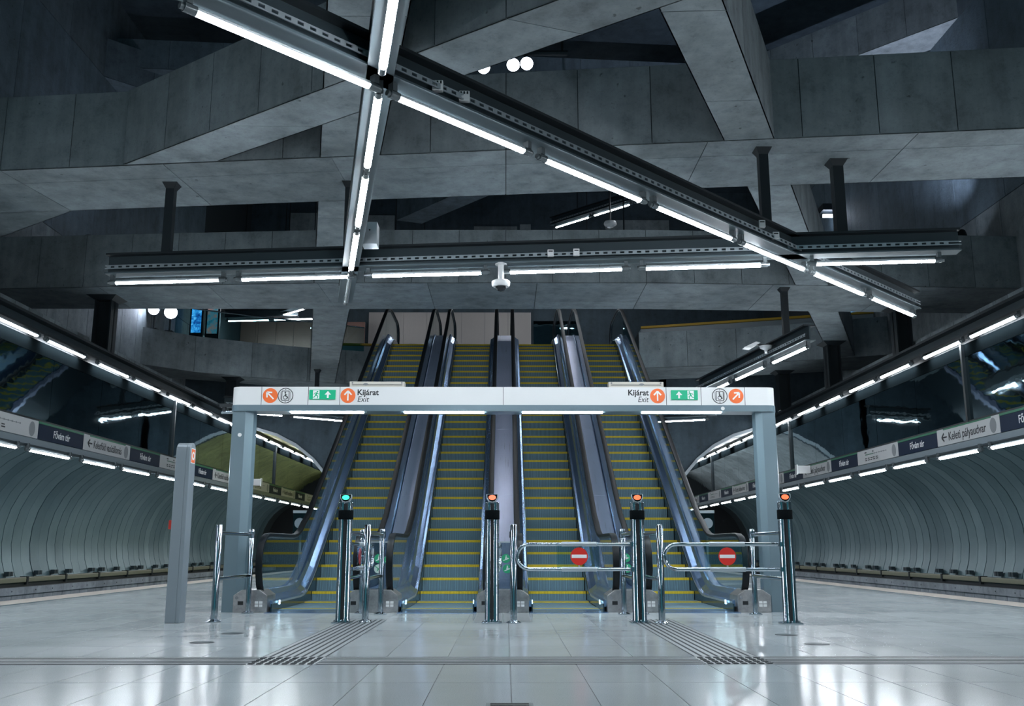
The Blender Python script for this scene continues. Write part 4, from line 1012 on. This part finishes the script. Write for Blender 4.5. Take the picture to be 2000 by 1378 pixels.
# side outline in depth, extruded across; front edge faces the viewer
MB().prism([V((-4.80, 13.96 + u, z)) for u, z in pl], (.15, 0, 0)).build('body', 'pillar', t, bevel=.006)
MB().prism([V((-4.65, 13.96 + u, z)) for u, z in pl], (.055, .0, 0)).build('side_casing', 'pillar', t, bevel=.006)
F = Frame((-4.593, 14.09, 2.36), (0, 1, 0), (0, 0, 1))
mb = MB(); decal(mb, F, [(-.09, -.11), (.09, -.11), (.09, .11), (-.09, .11)], 0, .003); lb = mb.build('label', 'white', t)
mb = MB(); decal(mb, F, [(-.078, -.098), (.078, -.098), (.078, .098), (-.078, .098)], .003, .004); q = mb.build('label_field', 'orange', lb)
mb = MB(); ringdecal(mb, F, 0, 0, .034, .062, .004, .006); mb.build('round_mark', 'white', lb)
for z in (1.3,): MB().box(-4.86, -4.80, 14.02, 14.14, z, z + .13).build('call_button', 'red', t, bevel=.008)
# dome camera under the wide rail
t = thing('security_camera', 'white dome security camera hanging under the wide light rail', 'camera', (-.07, 13.45, 5.1))
c = (-.07, 13.43, 0)
MB().lathe((c[0], c[1], 5.09), [(.085, 0), (.085, .02), (.04, .03)], 16).build('mount', 'camera_white', t, smooth=True)
MB().tube([(c[0], c[1], 4.86), (c[0], c[1], 5.10)], .045, 12).build('stem', 'camera_white', t, smooth=True)
MB().lathe((c[0], c[1], 4.76), [(.115, 0), (.135, .03), (.135, .075), (.12, .09), (.05, .10)], 20).build('body', 'camera_white', t, smooth=True)
MB().lathe((c[0], c[1], 4.765), [(.085, 0), (.075, -.035), (.045, -.065), (.001, -.078)], 16).build('dome', 'dome_black', t, smooth=True)
# junction boxes on the rails
for x, y, z, lab in ((-.632, 8.18, 5.22, 'small pale junction box on the diagonal rail, nearer the crossing'), (-.394, 8.387, 5.22, 'small pale junction box on the diagonal rail, farther from the crossing')):
    t = thing('junction_box', lab, 'junction box', (x, y, z)); MB().box(x - .05, x + .05, y - .03, y + .03, z - .045, z + .055).build('case', 'camera_white', t, bevel=.006)
    for k in (-.03, 0, .03): MB().box(x + k - .008, x + k + .008, y - .036, y - .03, z + .02, z + .045).build('terminal', 'ink', t)
for x, y, z, lab in ((.65, 13.26, 5.22, 'pale junction box on the wide rail, left one of two'), (1.02, 13.22, 5.22, 'pale junction box on the wide rail, right one of two'), (3.456, 12.257, 5.32, 'small pale junction box on the far part of the diagonal rail, left one'), (3.71, 12.51, 5.24, 'small pale junction box on the far part of the diagonal rail, right one')):
    t = thing('junction_box', lab, 'junction box', (x, y, z)); MB().box(x - .045, x + .045, y - .02, y + .04, z - .05, z + .05).build('case', 'camera_white', t, bevel=.006)
    MB().box(x - .03, x + .03, y - .024, y - .02, z + .015, z + .03).build('label_strip', 'ink', t)
t = thing('switch_box', 'grey square switch box beside the receding light rail', 'switch box', (-1.90, 12.7, 5.2))
MB().box(-1.99, -1.78, 12.6, 12.85, 5.14, 5.46).build('case', 'galvanised', t, bevel=.008); MB().lathe((-1.88, 12.6, 5.34), [(.012, 0), (.012, .01)], 8, (0, -1, 0)).build('lock', 'ink', t)
t = thing('smoke_detector', 'white dome detector hanging in the dark beyond the diagonal rail', 'detector', (3.35, 31.5, 11.9))
MB().lathe((3.585, 31.2, 11.87), [(.20, 0), (.22, .05), (.20, .12), (.06, .14)], 16).build('body', 'camera_white', t, smooth=True)
MB().lathe((3.585, 31.2, 11.87), [(.14, 0), (.11, -.07), (.001, -.10)], 12).build('dome', 'camera_white', t, smooth=True)
MB().tube([(3.585, 31.2, 11.97), (3.585, 31.2, 16.5)], .03, 6).build('rod', 'black_steel', t)
t = thing('speaker_horn', 'small pale fixture on an arm beside the short slanting rail', 'fixture', (5.6, 20.4, 5.35))
MB().bar((5.9, 20.3, 5.36), (5.4, 20.3, 5.36), .10, .03).build('arm', 'black_steel', t)
MB().add([(5.18, 20.2, 5.30), (5.43, 20.2, 5.42), (5.53, 20.2, 5.40), (5.33, 20.2, 5.28), (5.18, 20.45, 5.30), (5.43, 20.45, 5.42), (5.53, 20.45, 5.40), (5.33, 20.45, 5.28)], [(0, 1, 2, 3), (7, 6, 5, 4), (0, 4, 5, 1), (1, 5, 6, 2), (2, 6, 7, 3), (3, 7, 4, 0)]).build('plate', 'camera_white', t)
MB().lathe((5.66, 20.3, 5.34), [(.14, 0), (.12, -.05), (.04, -.09), (.03, -.16), (.001, -.17)], 14).build('cone', 'camera_white', t, smooth=True)
# plexi information stands behind the outer newels
for sx, lab in ((-1, 'clear framed notice stand behind the left newel'), (1, 'clear framed notice stand behind the right newel')):
    x = sx * 4.31 - .03; y = 20.6
    t = thing('notice_stand', lab, 'notice stand', (x, y, 0))
    MB().box(x - .02, x + .02, y, y + .04, 0, 1.3).build('post', 'galvanised', t)
    MB().box(x - .16, x + .16, y - .02, y, 1.15, 1.78).build('panel', 'acrylic', t); MB().box(x - .17, x + .17, y - .03, y + .02, 1.76, 1.82).build('top_rim', 'galvanised', t, bevel=.006)
    MB().lathe((x + sx * .02, y - .021, 1.55), [(.11, 0), (.11, .004)], 18, (0, -1, 0)).build('notice', 'band_grey', t)
